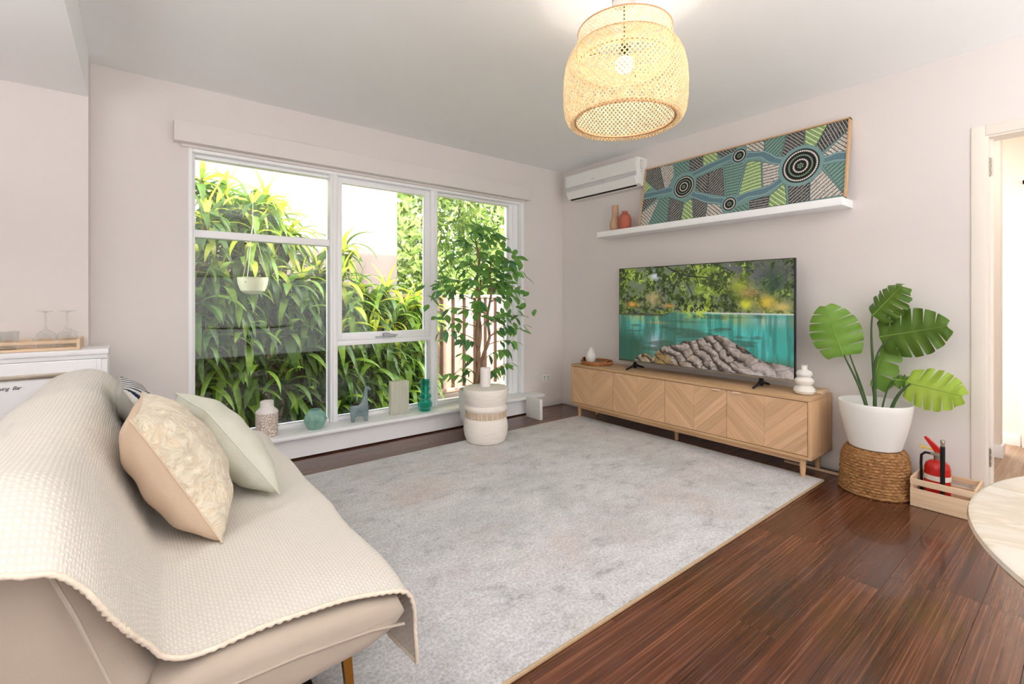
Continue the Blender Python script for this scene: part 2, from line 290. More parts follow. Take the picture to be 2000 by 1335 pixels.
# ------------------------------------------------------------------ mesh helpers
class MB:
    def __init__(s): s.b = bmesh.new()
    def box(s, x0, x1, y0, y1, z0, z1, bev=0.0, seg=2):
        t = bmesh.new(); bmesh.ops.create_cube(t, size=1)
        for v in t.verts: v.co = ((x0 + x1) / 2 + v.co.x * (x1 - x0), (y0 + y1) / 2 + v.co.y * (y1 - y0), (z0 + z1) / 2 + v.co.z * (z1 - z0))
        if bev: bmesh.ops.bevel(t, geom=t.edges[:], offset=bev, segments=seg, affect='EDGES', profile=0.6)
        s.join(t); return s
    def join(s, t, mat=None):
        me = bpy.data.meshes.new('tmp'); t.to_mesh(me); t.free()
        if mat is not None: me.transform(mat)
        s.b.from_mesh(me); bpy.data.meshes.remove(me)
    def lathe(s, prof, seg=40, cx=0, cy=0, ribs=0, amp=0, cap=True, rmod=None):
        rings = []
        for (r, z) in prof:
            ring = []
            for k in range(seg):
                a = 2 * PI * k / seg; rr = r
                if ribs: rr = r * (1 + amp * math.cos(ribs * a))
                if rmod: rr = rmod(r, z, a)
                ring.append(s.b.verts.new((cx + rr * math.cos(a), cy + rr * math.sin(a), z)))
            rings.append(ring)
        for i in range(len(rings) - 1):
            for k in range(seg):
                s.b.faces.new((rings[i][k], rings[i][(k + 1) % seg], rings[i + 1][(k + 1) % seg], rings[i + 1][k]))
        if cap:
            if prof[0][0] > 1e-4: s.b.faces.new(rings[0][::-1])
            if prof[-1][0] > 1e-4: s.b.faces.new(rings[-1])
        return s
    def tube(s, pts, rad, seg=8, cap=True):
        pts = [Vector(p) for p in pts]; rs = rad if isinstance(rad, (list, tuple)) else [rad] * len(pts)
        up = Vector((0, 0, 1)); prev = None; rings = []
        for i, p in enumerate(pts):
            d = (pts[min(i + 1, len(pts) - 1)] - pts[max(i - 1, 0)]).normalized()
            if prev is None:
                n = d.cross(up); n = n if n.length > 0.05 else d.cross(Vector((1, 0, 0)))
            else: n = prev - d * prev.dot(d)
            n.normalize(); prev = n; b = d.cross(n)
            rings.append([s.b.verts.new(p + (n * math.cos(2 * PI * k / seg) + b * math.sin(2 * PI * k / seg)) * rs[i]) for k in range(seg)])
        for i in range(len(rings) - 1):
            for k in range(seg): s.b.faces.new((rings[i][k], rings[i][(k + 1) % seg], rings[i + 1][(k + 1) % seg], rings[i + 1][k]))
        if cap: s.b.faces.new(rings[0][::-1]); s.b.faces.new(rings[-1])
        return s
    def prism(s, poly, a0, a1, plane='XZ', bev=0.0, seg=2):
        t = bmesh.new()
        def pt(p, a): return {'XZ': (p[0], a, p[1]), 'YZ': (a, p[0], p[1]), 'XY': (p[0], p[1], a)}[plane]
        A = [t.verts.new(pt(p, a0)) for p in poly]; B = [t.verts.new(pt(p, a1)) for p in poly]; n = len(poly)
        fa = t.faces.new(A); fb = t.faces.new(B[::-1])
        for i in range(n): t.faces.new((A[i], B[i], B[(i + 1) % n], A[(i + 1) % n]))
        bmesh.ops.recalc_face_normals(t, faces=t.faces[:])
        if bev:
            es = [e for f in (fa, fb) for e in f.edges]; bmesh.ops.bevel(t, geom=es, offset=bev, segments=seg, affect='EDGES', profile=0.5)
        s.join(t); return s
    def sphere(s, c, r, seg=16, sx=1, sy=1, sz=1):
        t = bmesh.new(); bmesh.ops.create_uvsphere(t, u_segments=seg, v_segments=seg // 2 + 2, radius=r)
        for v in t.verts: v.co = (c[0] + v.co.x * sx, c[1] + v.co.y * sy, c[2] + v.co.z * sz)
        s.join(t); return s
    def mesh(s, name, mats, smooth=35, recalc=True):
        if recalc: bmesh.ops.recalc_face_normals(s.b, faces=s.b.faces[:])
        me = bpy.data.meshes.new(name); s.b.to_mesh(me); s.b.free()
        for m in (mats if isinstance(mats, (list, tuple)) else [mats]): me.materials.append(m)
        if smooth:
            me.polygons.foreach_set('use_smooth', [True] * len(me.polygons)); me.set_sharp_from_angle(angle=R(smooth))
        return me
    def build(s, name, mat, parent=None, smooth=35, recalc=True): return put(name, s.mesh(name, mat, smooth, recalc), parent)
def put(name, me, parent=None):
    o = bpy.data.objects.new(name, me); COL.objects.link(o)
    if parent is not None:
        o.parent = parent; o.matrix_parent_inverse = Matrix.Translation(-parent.location) if parent.rotation_euler == __import__('mathutils').Euler() else Matrix()
    return o
def tag(o, label, cat=None, group=None, kind=None):
    if label: o['label'] = label
    if cat: o['category'] = cat
    if group: o['group'] = group
    if kind: o['kind'] = kind
    return o
def thing(name, label, cat, loc, group=None, kind=None):
    o = bpy.data.objects.new(name, None); COL.objects.link(o); o.location = loc; o.empty_display_size = 0.1
    return tag(o, label, cat, group, kind)
def structure(o, label=None, cat=None): o['kind'] = 'structure'; 
def st(name, mb, mat, label=None, cat='structure', smooth=35):
    o = mb.build(name, mat, None, smooth); o['kind'] = 'structure'
    if label: o['label'] = label
    o['category'] = cat
    return o
random.seed(7)
rnd = random.Random(11)
# ------------------------------------------------------------------ room shell
XL, YB, HC = -6.0, -5.2, 2.5
WX0, WX1, WZ0, WZ1 = -3.36, -0.556, 0.185, 2.13      # window opening
DY0, DY1, DZ = -4.12, -3.25, 2.03                    # hall doorway in the right wall
fl = MB(); fl.box(XL, 0.0, YB, 0.0, -0.12, -0.018)
floor = st('floor', fl, M['dark_gap'], 'dark reddish-brown timber board floor of the living room', 'floor')
pw = 0.13; row = 0; y = -0.002; lens = [1.15, 1.5, 1.8, 2.3]; pm = {}
def plank_mesh(L, wdt):
    k = (round(L, 3), round(wdt, 3))
    if k not in pm:
        m = MB(); m.box(0, L, -wdt, 0, -0.018, 0.0, 0.0008, 1); pm[k] = m.mesh('plank', M['plank'])
    return pm[k]
while y - pw > YB:
    x = XL - rnd.choice([0.1, 0.45, 0.8, 1.1])
    while x < -0.01:
        L = rnd.choice(lens); x0 = max(x, XL); x1 = min(x + L, -0.002)
        if x1 - x0 > 0.05:
            o = put('plank', plank_mesh(x1 - x0 - 0.0006, pw - 0.0006), floor); o.location = (x0, y, 0)
        x += L
    y -= pw
cl = MB(); cl.box(XL - .12, 0.12, YB - .12, 0.14, HC, HC + .12); st('ceiling', cl, M['ceiling'], 'flat white painted ceiling', 'ceiling')
w = MB()
w.box(-3.83, WX0, 0, 0.14, -0.1, HC); w.box(WX1, 0.12, 0, 0.14, -0.1, HC); w.box(WX0, WX1, 0, 0.14, WZ1, HC); w.box(WX0, WX1, 0.02, 0.14, -0.1, WZ0)
st('wall_window', w, M['wall'], 'off-white wall holding the large garden window', 'wall')
w = MB(); w.box(0, 0.12, DY1, 0.0, -0.1, HC); w.box(0, 0.12, YB, DY0, -0.1, HC); w.box(0, 0.12, DY0, DY1, DZ, HC)
st('wall_right', w, M['wall_tv'], 'off-white wall behind the television and shelf', 'wall')
w = MB(); w.box(XL, -3.83, -0.15, 0.14, -0.1, HC); st('wall_left', w, M['wall'], 'off-white wall stepping forward behind the white bar counter', 'wall')
w = MB(); w.box(XL, -3.83, -1.75, -0.15, 2.255, HC); o = st('trim_1', w, M['ceiling'], 'lowered white bulkhead above the bar counter', 'bulkhead')
w = MB(); w.box(XL - .12, 0.12, YB - .12, YB, -0.1, HC); st('wall_back', w, M['wall'], 'rear wall behind the camera', 'wall')
w = MB(); w.box(XL - .12, XL, YB, 0, -0.1, HC); st('wall_kitchen', w, M['wall'], 'far left wall of the open kitchen side', 'wall')
# skirtings
w = MB(); w.box(-0.012, 0, DY1 + 0.05, -0.012, 0.012, 0.085, 0.003); st('baseboard_right', w, M['wall'], 'low painted skirting under the television wall', 'baseboard')
w = MB(); w.box(-0.42, -0.002, -0.012, 0, 0.012, 0.085, 0.003); st('baseboard_window', w, M['wall'], 'low painted skirting in the corner beside the window bench', 'baseboard')
# sill bench under the window
w = MB(); w.box(WX0 - 0.25, -0.52, -0.125, 0.0, 0.012, 0.165)
w.box(WX0 - 0.28, -0.43, -0.19, 0.03, 0.16, 0.186, 0.006)
w.box(WX0, WX1, 0.03, 0.13, 0.165, 0.186)
st('trim_2', w, M['white_gloss'], 'long low white window bench with overhanging ledge', 'window sill')
# pelmet
w = MB(); w.box(-3.438, -0.515, -0.075, 0.0, 2.123, 2.25, 0.003); w.box(-3.40, -0.55, -0.02, 0.0, 2.105, 2.123, 0.002)
st('trim_3', w, M['wall'], 'long flat pelmet board above the window', 'pelmet')
# window frame
win = thing('window_1', 'large white framed garden window with three bays', 'window', (-1.96, 0.08, 0.186)); win['kind'] = 'structure'
G = M['white_gloss']
f = MB()
f.box(WX0, WX0 + 0.022, -0.006, 0.13, 0.186, WZ1, 0.003); f.box(WX0 + .022, WX0 + .04, 0.04, 0.12, 0.186, WZ1, .003)
f.box(WX1 - 0.035, WX1 + 0.0, -0.012, 0.13, 0.186, WZ1, 0.003); f.box(-0.70, WX1 - .03, 0.055, 0.13, 0.186, WZ1, 0.004); f.box(-0.66, -0.60, 0.04, 0.1, 0.186, WZ1, 0.003)
f.box(WX0 + .0225, WX1 - .0355, 0.001, 0.129, 2.085, WZ1 - .0005, 0.003); f.box(WX0 + .041, -.7005, 0.051, 0.119, 2.062, 2.084, 0.002)
f.box(WX0 + .041, -.7005, 0.051, 0.119, 0.1865, 0.215, 0.003)
f.build('outer_frame', G, win)
MX1, MX2 = -2.432, -1.565
f = MB(); f.box(MX1 - 0.028, MX1 + 0.028, 0.02, 0.13, 0.186, 2.09, 0.004); f.box(MX1 - 0.012, MX1 + 0.012, 0.005, 0.03, 0.186, 2.09, 0.004); f.build('mullion', G, win)
f = MB(); f.box(MX2 - 0.034, MX2 + 0.034, 0.015, 0.13, 0.186, 2.09, 0.004); f.box(MX2 + 0.0, MX2 + 0.022, 0.0, 0.03, 0.186, 2.09, 0.004); f.build('mullion', G, win)
f = MB(); f.box(WX0 + 0.03, MX1 - 0.02, 0.045, 0.12, 1.538, 1.588, 0.004); f.build('transom', G, win)
f = MB(); f.box(MX1 + 0.02, MX2 - 0.03, 0.03, 0.12, 0.768, 0.806, 0.004); f.build('transom', G, win)
s = MB(); a0, a1 = MX1 + 0.03, MX2 - 0.036
s.box(a0 + .0345, a1 - .0505, 0.031, 0.074, 0.81, 0.864, 0.002); s.box(a0 + .0345, a1 - .0505, 0.031, 0.074, 2.035, 2.068, 0.002); s.box(a0, a0 + 0.034, 0.03, 0.075, 0.809, 2.069, 0.003); s.box(a1 - 0.05, a1, 0.03, 0.075, 0.809, 2.069, 0.003)
sash = s.build('awning_sash', G, win)
h = MB(); h.box(-2.10, -1.93, 0.004, 0.03, 0.815, 0.828, 0.003); h.box(-2.04, -1.99, -0.008, 0.03, 0.822, 0.856, 0.008); h.tube([(-2.0, 0.0, 0.845), (-1.96, -0.02, 0.838), (-1.93, -0.02, 0.836)], 0.005); h.build('winder_handle', M['grey_plastic'], sash)
def pane(x0, x1, z0, z1, y=0.088):
    p = MB(); p.box(x0, x1, y, y + 0.004, z0, z1); p.build('pane', M['pane'], win)
pane(WX0 + .04, MX1 - .028, 1.585, 2.064); pane(WX0 + .04, MX1 - .028, 0.214, 1.54)
pane(a0 + .03, a1 - .045, 0.862, 2.036, 0.05); pane(MX1 + .028, MX2 - .034, 0.214, 0.77); pane(MX2 + .034, -0.70, 0.214, 2.064)
# doorway to the hall
fr = MB(); c = 0.045
fr.box(-0.006, 0.001, DY1 - 0.012, DY1 + c, 0.0, DZ + c, 0.002); fr.box(-0.006, 0.001, DY0 - c, DY0 + 0.012, 0.0, DZ + c, 0.002)
fr.box(-0.0065, 0.0015, DY0 + 0.0125, DY1 - 0.0125, DZ - 0.012, DZ + c - 0.0005, 0.002)
fr.box(0.002, 0.12, DY1 - 0.024, DY1 - 0.001, 0, DZ); fr.box(0.002, 0.12, DY0 + 0.001, DY0 + 0.024, 0, DZ); fr.box(0.0025, 0.1195, DY0 + 0.0245, DY1 - 0.0245, DZ - 0.023, DZ - 0.001)
fr.box(0.045, 0.07, DY1 - 0.037, DY1 - 0.0242, 0, DZ - .024)
dt = thing('door_1', 'white painted doorway frame opening onto the bright hall', 'doorway', (0.05, (DY0 + DY1) / 2, 0)); dt['kind'] = 'structure'
fr.build('door_frame', M['hall'], dt)
for z in (1.80, 0.22):
    h = MB()
    for k in range(3): h.lathe([(0.0, z + k * .034), (0.0065, z + .002 + k * .034), (0.0065, z + .028 + k * .034), (0.0, z + .03 + k * .034)], 10, 0.012, DY1 - 0.026)
    h.box(0.005, 0.04, DY1 - 0.027, DY1 - 0.022, z, z + 0.1); h.build('hinge', M['steel'], dt)
# hall beyond
w = MB(); w.box(0.0, 1.75, -5.2, -2.6, -0.12, 0.0); st('floor_hall', w, M['hall_floor'], 'pale timber floor of the hall beyond the doorway', 'floor')
w = MB(); w.box(0.12, 1.9, -5.3, -2.5, HC, HC + .1); st('ceiling_hall', w, M['hall'], 'hall ceiling', 'ceiling')
w = MB()
w.box(0.12, 1.2, -3.12, -2.98, 0, HC); w.box(1.2, 1.32, -3.20, -2.6, 0, HC); w.box(1.7, 1.82, -5.3, -3.0, 0, HC); w.box(0.12, 1.8, -5.3, -5.2, 0, HC)
st('wall_hall', w, M['hall'], 'cream hall walls seen through the doorway', 'wall')
w = MB(); w.box(1.185, 1.2, -3.215, -3.12, 0, 0.09, .004); w.box(1.2, 1.34, -3.215, -3.2, 0.0, 0.09, .004); w.box(1.685, 1.7, -3.26, -3.0, 0, 0.09, .004)
st('baseboard_hall', w, M['white_gloss'], 'white skirting boards in the hall', 'baseboard')
d2 = thing('door_2', 'white inner hall door with frame at the right edge of view', 'door', (1.68, -3.7, 0)); d2['kind'] = 'structure'
w = MB(); w.box(1.665, 1.70, -3.34, -3.27, 0, 2.04, .004); w.box(1.665, 1.70, -4.18, -4.11, 0, 2.04, .004); w.box(1.665, 1.70, -4.18, -3.27, 2.0, 2.07, .004); w.build('door_frame', M['white_gloss'], d2)
w = MB(); w.box(1.675, 1.695, -4.10, -3.35, 0.01, 2.0, .002); w.build('door_leaf', M['white_gloss'], d2)
w = MB(); w.prism([(0.12, 2.5), (1.2, 2.5), (1.2, 2.15), (0.12, 2.35)], -3.14, -3.12, 'XZ'); st('trim_4', w, M['white_gloss'], 'sloped hall bulkhead above the doorway', 'bulkhead')
# roof and eave of the house, exterior skin
w = MB(); w.box(-7.5, 1.9, -6, 0.26, 2.63, 2.75); st('roof', w, M['ext'], 'flat roof and eave of the house', 'roof')
w = MB(); w.box(0.12, 1.9, -2.5, 0.14, -0.5, 2.62); w.box(-7.5, XL - .12, -5.3, 0.14, -0.5, 2.62); w.box(-7.5, 1.9, 0.02, 0.139, -0.5, -0.1)
st('wall_exterior', w, M['ext'], 'outer wall of the house', 'wall')

# ------------------------------------------------------------------ garden
w = MB(); w.box(-12, 8, 0.14, 14, -0.5, -0.22); st('ground', w, M['ground'], 'bare dark garden soil outside the window', 'ground')
w = MB(); w.box(-11, -0.72, 2.62, 2.9, -0.4, 3.5); st('wall_neighbour', w, M['render'], 'tall sunlit rendered wall of the neighbouring house with faint stains', 'wall')
w = MB(); w.box(-2.0, 3.0, 0.62, 0.78, -0.3, -0.06, .01); st('trim_5', w, M['ext'], 'low concrete garden kerb outside the right bay', 'kerb')
fen = thing('steel_fence', 'pinkish-tan ribbed steel fence with a top rail behind the garden plants', 'fence', (-1.5, 2.25, -0.22))
pitch = 0.19
def rib_panel():
    m = MB(); pts = []
    n = 5
    for k in range(n):
        x = k * pitch
        pts += [(x, 0), (x + 0.055, 0), (x + 0.075, -0.035), (x + 0.135, -0.035), (x + 0.155, 0)]
    pts.append((n * pitch, 0))
    vb = [[m.b.verts.new((p[0], p[1] + e, z)) for p in pts] for (e, z) in ((0, 0), (0, 1.36), (0.004, 1.36), (0.004, 0))]
    for a in range(3):
        for i in range(len(pts) - 1): m.b.faces.new((vb[a][i], vb[a][i + 1], vb[a + 1][i + 1], vb[a + 1][i]))
    return m.mesh('fence_sheet', M['fence'], 20)
rp = rib_panel()
for k in range(10):
    o = put('fence_sheet', rp, fen); o.matrix_parent_inverse = Matrix.Translation(-fen.location); o.location = (-5.6 + k * 5 * pitch, 2.24, -0.2)
for xa in (-5.62, -3.25, -0.88, 1.49):
    m = MB(); m.box(xa, xa + 2.36, 2.205, 2.275, 1.15, 1.2, .006); m.build('top_rail', M['fence'], fen)
    m = MB(); m.box(xa - 0.03, xa + 0.03, 2.2, 2.28, -0.22, 1.2, .005); m.build('fence_post', M['fence'], fen)
m = MB(); m.box(-5.62, 3.9, 2.205, 2.275, -0.21, -0.15, .005); m.build('bottom_rail', M['fence'], fen)

# strap-leaf plants
def strap_leaf(e0, e1, wd=0.10, n=7, name='leaf', mat='leaf_mid'):
    m = MB(); x = z = 0.0; prev = None; L = 1.0
    for i in range(n + 1):
        t = i / n; ww = wd * (math.sin(PI * min(1, t * 0.88 + 0.12)) ** 0.7) * (1 - 0.25 * t) if i < n else 0.002
        e = R(e0 + (e1 - e0) * (t ** 0.8)); nx, nz = -math.sin(e), math.cos(e)
        row = [m.b.verts.new((x + nx * 0.22 * ww, -ww, z + nz * 0.22 * ww)), m.b.verts.new((x, 0, z)), m.b.verts.new((x + nx * 0.22 * ww, ww, z + nz * 0.22 * ww))]
        if prev:
            m.b.faces.new((prev[0], prev[1], row[1], row[0])); m.b.faces.new((prev[1], prev[2], row[2], row[1]))
        prev = row; x += math.cos(e) * L / n; z += math.sin(e) * L / n
    return m.mesh(name, M[mat], 60)
SL = {}
for mat in ('leaf_mid', 'leaf_dark', 'leaf_yellow'):
    SL[mat] = [strap_leaf(80, 52, mat=mat), strap_leaf(62, -18, mat=mat), strap_leaf(42, -62, mat=mat), strap_leaf(18, -82, mat=mat), strap_leaf(-8, -88, mat=mat), strap_leaf(-35, -89, mat=mat)]
HEADS = [
  [(-3.17, 1.3, 2.213), (-2.969, 1.5, 2.165), (-3.178, 1.0, 1.83), (-2.947, 1.2, 1.838), (-3.106, 1.0, 1.622), (-3.24, 0.9, 1.478), (-3.08, 0.9, 1.317), (-3.231, 0.8, 1.146), (-3.031, 1.0, 1.016), (-3.214, 0.8, 0.82), (-3.044, 0.9, 0.677), (-3.222, 0.9, 0.482), (-3.5, 1.1, 1.7), (-3.55, 1.0, 1.1)],
  [(-2.658, 1.3, 2.1), (-2.821, 1.1, 1.976), (-2.547, 1.3, 1.942), (-2.797, 1.0, 1.737), (-2.431, 1.4, 1.815), (-2.877, 1.0, 1.506), (-2.634, 1.2, 1.438), (-2.931, 0.9, 1.191), (-2.739, 1.1, 1.102), (-2.893, 0.9, 0.841), (-2.815, 0.9, 0.572), (-2.931, 0.9, 0.321)],
  [(-2.362, 1.2, 1.35), (-2.161, 1.4, 1.416), (-2.523, 1.1, 1.245), (-2.341, 1.1, 1.051), (-2.169, 1.2, 0.946), (-2.546, 1.0, 0.867), (-2.413, 1.0, 0.671), (-2.223, 1.1, 0.55), (-2.569, 0.9, 0.413), (-2.368, 1.0, 0.234)],
  [(-1.898, 1.4, 1.699), (-1.991, 1.2, 1.361), (-1.948, 1.1, 1.099), (-1.731, 1.4, 1.264), (-2.058, 1.0, 0.849), (-1.859, 1.2, 0.725), (-2.033, 1.0, 0.495), (-1.895, 1.1, 0.263), (-2.115, 0.9, 0.169)],
  [(-1.364, 1.5, 1.272), (-1.569, 1.3, 1.096), (-1.346, 1.4, 0.919), (-1.695, 1.2, 0.825), (-1.524, 1.2, 0.652), (-1.679, 1.1, 0.454), (-1.391, 1.3, 0.35), (-1.623, 1.1, 0.179)],
  [(-0.922, 1.6, 1.155), (-1.14, 1.5, 1.033), (-0.905, 1.5, 0.843), (-1.123, 1.4, 0.734), (-0.674, 1.8, 1.024), (-1.236, 1.3, 0.511), (-0.991, 1.4, 0.485), (-1.172, 1.3, 0.213), (-0.923, 1.4, 0.173), (-1.345, 1.2, 0.074)],
]
PLABEL = ['tall strap-leaf plant filling the leftmost window pane', 'tall yellow-topped strap-leaf plant in the middle of the left bay', 'bushy lower strap-leaf plant just left of the first mullion',
          'upright strap-leaf plant just right of the first mullion', 'low strap-leaf plant behind the giraffe planter and cream vase', 'drooping strap-leaf plant in front of the fence behind the teal glass vase']
for pi, heads in enumerate(HEADS):
    cxp = sum(h[0] for h in heads) / len(heads); cyp = sum(h[1] for h in heads) / len(heads)
    pl = thing('strap_leaf_plant', PLABEL[pi], 'plant', (cxp, cyp, -0.22), 'strap-leaf plants outside the window')
    inv = Matrix.Translation(-pl.location)
    fill = bmesh.new()
    for (hx, hy, hz) in heads:
        for k in range(26):
            me_ = SL['leaf_mid'][rnd.choice((1, 2, 3, 3, 4, 4, 5))]; L = rnd.uniform(.26, .42); n0 = len(fill.verts); fill.from_mesh(me_); fill.verts.ensure_lookup_table()
            mt = Matrix.Translation((hx + rnd.uniform(-.1, .1), hy + rnd.uniform(.0, .22), hz + rnd.uniform(-.28, .02))) @ Euler((rnd.uniform(-.3, .3), 0, rnd.uniform(0, 6.28))).to_matrix().to_4x4() @ Matrix.Diagonal((L, L * .95, L, 1))
            for v in fill.verts[n0:]: v.co = mt @ v.co
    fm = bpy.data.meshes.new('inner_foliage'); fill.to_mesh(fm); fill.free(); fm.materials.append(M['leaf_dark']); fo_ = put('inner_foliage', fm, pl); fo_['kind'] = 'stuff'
    for hi, (hx, hy, hz) in enumerate(heads):
        bx = cxp + (hx - cxp) * 0.5 + rnd.uniform(-.06, .06); by = cyp + (hy - cyp) * 0.5 + .1
        c = MB(); c.tube([(bx, by, -0.22), ((bx * .6 + hx * .4) + rnd.uniform(-.05, .05), (by + hy) / 2 + .06, hz * 0.5 - .05), (hx, hy + .02, hz - 0.12), (hx, hy, hz)], [0.022, 0.019, 0.015, 0.012], 7)
        c.build('cane', M['cane'], pl)
        nl = min(24, 290 // len(heads)); top = hz > 1.75 or (hz > 0.8 and pi >= 3) or hz > 1.3
        for k in range(nl):
            t = k / (nl - 1); ki = min(5, int(t ** 0.72 * 6.3)); az = k * 2.399 + rnd.uniform(-.3, .3)
            mat = 'leaf_yellow' if (top and rnd.random() < (0.62 if t < 0.5 else 0.25)) else ('leaf_dark' if rnd.random() < 0.42 else 'leaf_mid')  # upper heads: young yellow leaves, whose colour also stands in for sunlight
            o = bpy.data.objects.new('leaf', SL[mat][ki]); COL.objects.link(o); o.parent = pl; o.matrix_parent_inverse = inv
            L = rnd.uniform(0.27, 0.42) * (0.85 if t < .2 else 1.0)
            o.location = (hx + 0.012 * math.cos(az), hy + 0.012 * math.sin(az), hz - 0.16 * t); o.rotation_euler = (rnd.uniform(-.25, .25), rnd.uniform(-.14, .14), az); o.scale = (L, L * rnd.uniform(.75, 1.1), L)
# hanging bowl among the plants
b = MB(); b.lathe([(0.0, 1.17), (0.05, 1.175), (0.09, 1.2), (0.11, 1.26), (0.115, 1.31), (0.108, 1.31), (0.10, 1.26), (0.06, 1.2), (0.0, 1.195)], 28, -2.87, 0.72)
for a in (0, 2.1, 4.2): b.tube([(-2.87 + .11 * math.cos(a), .72 + .11 * math.sin(a), 1.31), (-2.87, .72, 1.75), (-2.87, .72, 2.63)], 0.0025, 5)
tag(b.build('hanging_pot', plain('hanging_pot', srgb(206, 204, 170), .6)), 'pale round hanging pot between the leaves in the left bay', 'pot')
# leafy tree behind the fence
tr = thing('leafy_tree', 'dense sunlit light-green tree beyond the fence in the right bays', 'tree', (1.6, 4.6, -0.22))
tk = MB()
for (dx, dy) in ((0, 0), (-1.2, .1), (1.3, .3)): tk.tube([(1.6 + dx * .4, 4.6, -.22), (1.6 + dx * .8, 4.6 + dy, 1.8), (1.6 + dx * 1.3, 4.6 + dy, 4.2)], [.12, .09, .04], 8)
tk.build('trunk', M['cane'], tr)
rs = np.random.RandomState(3); N = 48000
P0 = np.stack([rs.uniform(-0.9, 5.2, N), rs.uniform(3.2, 5.2, N) + 0.25 * np.sin(rs.uniform(0, 9, N)), rs.uniform(0.2, 6.2, N)], 1)
P0[:, 1] = 3.2 + (P0[:, 1] - 3.2) * 0.8 + 0.35 * np.sin(P0[:, 0] * 3.1) * np.cos(P0[:, 2] * 2.7)
ax = rs.normal(size=(N, 3)); ax /= np.linalg.norm(ax, axis=1)[:, None]; bx_ = np.cross(ax, rs.normal(size=(N, 3))); bx_ /= np.linalg.norm(bx_, axis=1)[:, None]
Ls = rs.uniform(.055, .1, N)[:, None]
V = np.stack([P0 - ax * Ls, P0 + bx_ * Ls * .42, P0 + ax * Ls, P0 - bx_ * Ls * .42], 1).reshape(-1, 3)
me = bpy.data.meshes.new('foliage'); me.from_pydata(V.tolist(), [], np.arange(4 * N).reshape(-1, 4).tolist()); me.materials.append(M['hedge'])
o = put('foliage', me, tr); o['kind'] = 'stuff'
# ------------------------------------------------------------------ rug
m = MB(); m.box(-3.42, -0.285, -2.575, -0.515, 0.002, 0.013, 0.003)
rug = thing('area_rug', 'large pale grey and cream distressed pile rug in front of the sofa', 'rug', (-1.85, -1.55, 0)); m.build('pile', M['rug'], rug)
m = MB(); m.box(-3.43, -0.275, -2.584, -2.575, 0.001, 0.012, 0.003); m.box(-0.285, -0.275, -2.58, -0.51, 0.001, 0.012, 0.003); m.box(-3.43, -0.275, -0.515, -0.508, 0.001, 0.012, .003)
m.build('bound_edge', M['rug_edge'], rug)

# ------------------------------------------------------------------ sofa
SY0, SY1 = -2.635, -0.86
sofa = thing('sofa_bed', 'low beige armless sofa bed with reclined back and thin gold legs', 'sofa', (-3.45, -1.77, 0))
seat = [(-3.135, 0.35), (-3.105, 0.38), (-3.12, 0.412), (-3.20, 0.43), (-3.35, 0.445), (-3.50, 0.448), (-3.59, 0.44), (-3.61, 0.40), (-3.60, 0.325), (-3.50, 0.312), (-3.35, 0.318), (-3.20, 0.33)]
m = MB(); m.prism(seat, SY0, SY1, 'XZ', 0.03, 4); m.build('seat', M['sofa'], sofa, 50)
back = [(-3.585, 0.44), (-3.62, 0.53), (-3.66, 0.635), (-3.70, 0.725), (-3.745, 0.785), (-3.80, 0.80), (-3.87, 0.775), (-3.915, 0.72), (-3.90, 0.66), (-3.84, 0.56), (-3.78, 0.46), (-3.74, 0.36), (-3.68, 0.30), (-3.615, 0.30)]
m = MB(); m.prism(back, SY0 + .035, SY1, 'XZ', 0.045, 6); m.build('backrest', M['sofa'], sofa, 50)
def seam(poly, yy, off=0.0): return [(p[0], yy, p[1]) for p in poly]
for yy in (SY0 + 0.028,):
    m = MB(); m.tube([(p[0] + (0.003 if p[0] > -3.3 else 0), yy - .03, p[1] - 0.05) for i, p in enumerate(seat[2:7])], 0.0035, 6); m.build('piping', M['sofa'], sofa)
    cen = (-3.75, 0.56); m = MB(); m.tube([(cen[0] + (p[0] - cen[0]) * .66, yy - .03, cen[1] + (p[1] - cen[1]) * .78) for p in back[0:8]], 0.0035, 6); m.build('piping', M['sofa'], sofa)
for (lx, ly, dx, dy) in ((-3.205, -2.47, 0.02, -0.03), (-3.205, -1.06, 0.02, 0.03), (-3.70, -2.47, -0.03, -0.03), (-3.70, -1.06, -0.03, 0.03)):
    m = MB(); z1 = 0.325
    t = bmesh.new()
    lo = [(lx + dx - .007, ly + dy - .004, .013), (lx + dx + .007, ly + dy - .004, .013), (lx + dx + .007, ly + dy + .010, .013), (lx + dx - .007, ly + dy + .010, .013)]
    hi = [(lx - .013, ly - .008, z1), (lx + .013, ly - .008, z1), (lx + .013, ly + .016, z1), (lx - .013, ly + .016, z1)]
    A = [t.verts.new(p) for p in lo]; B_ = [t.verts.new(p) for p in hi]; t.faces.new(A[::-1]); t.faces.new(B_)
    for i in range(4): t.faces.new((A[i], A[(i + 1) % 4], B_[(i + 1) % 4], B_[i]))
    m.join(t); m.build('leg', M['gold'], sofa, 20)
m = MB(); m.box(-3.62, -3.24, -2.50, -2.46, 0.292, 0.312, .004); m.box(-3.62, -3.24, -1.08, -1.04, 0.292, 0.312, .004); m.box(-3.62, -3.58, -2.5, -1.04, .29, .312, .004); m.build('metal_frame', M['black'], sofa)
m = MB(); m.box(-3.44, -3.255, -2.60, -1.7, 0.014, 0.10, 0.01); 
bxo = thing('storage_box', 'flat black storage box under the near end of the sofa', 'box', (-3.35, -2.2, 0.013)); m.build('box_body', M['black'], bxo)
m = MB(); m.box(-3.448, -3.247, -2.608, -1.692, 0.10, 0.112, 0.004); m.build('lid', M['black'], bxo)

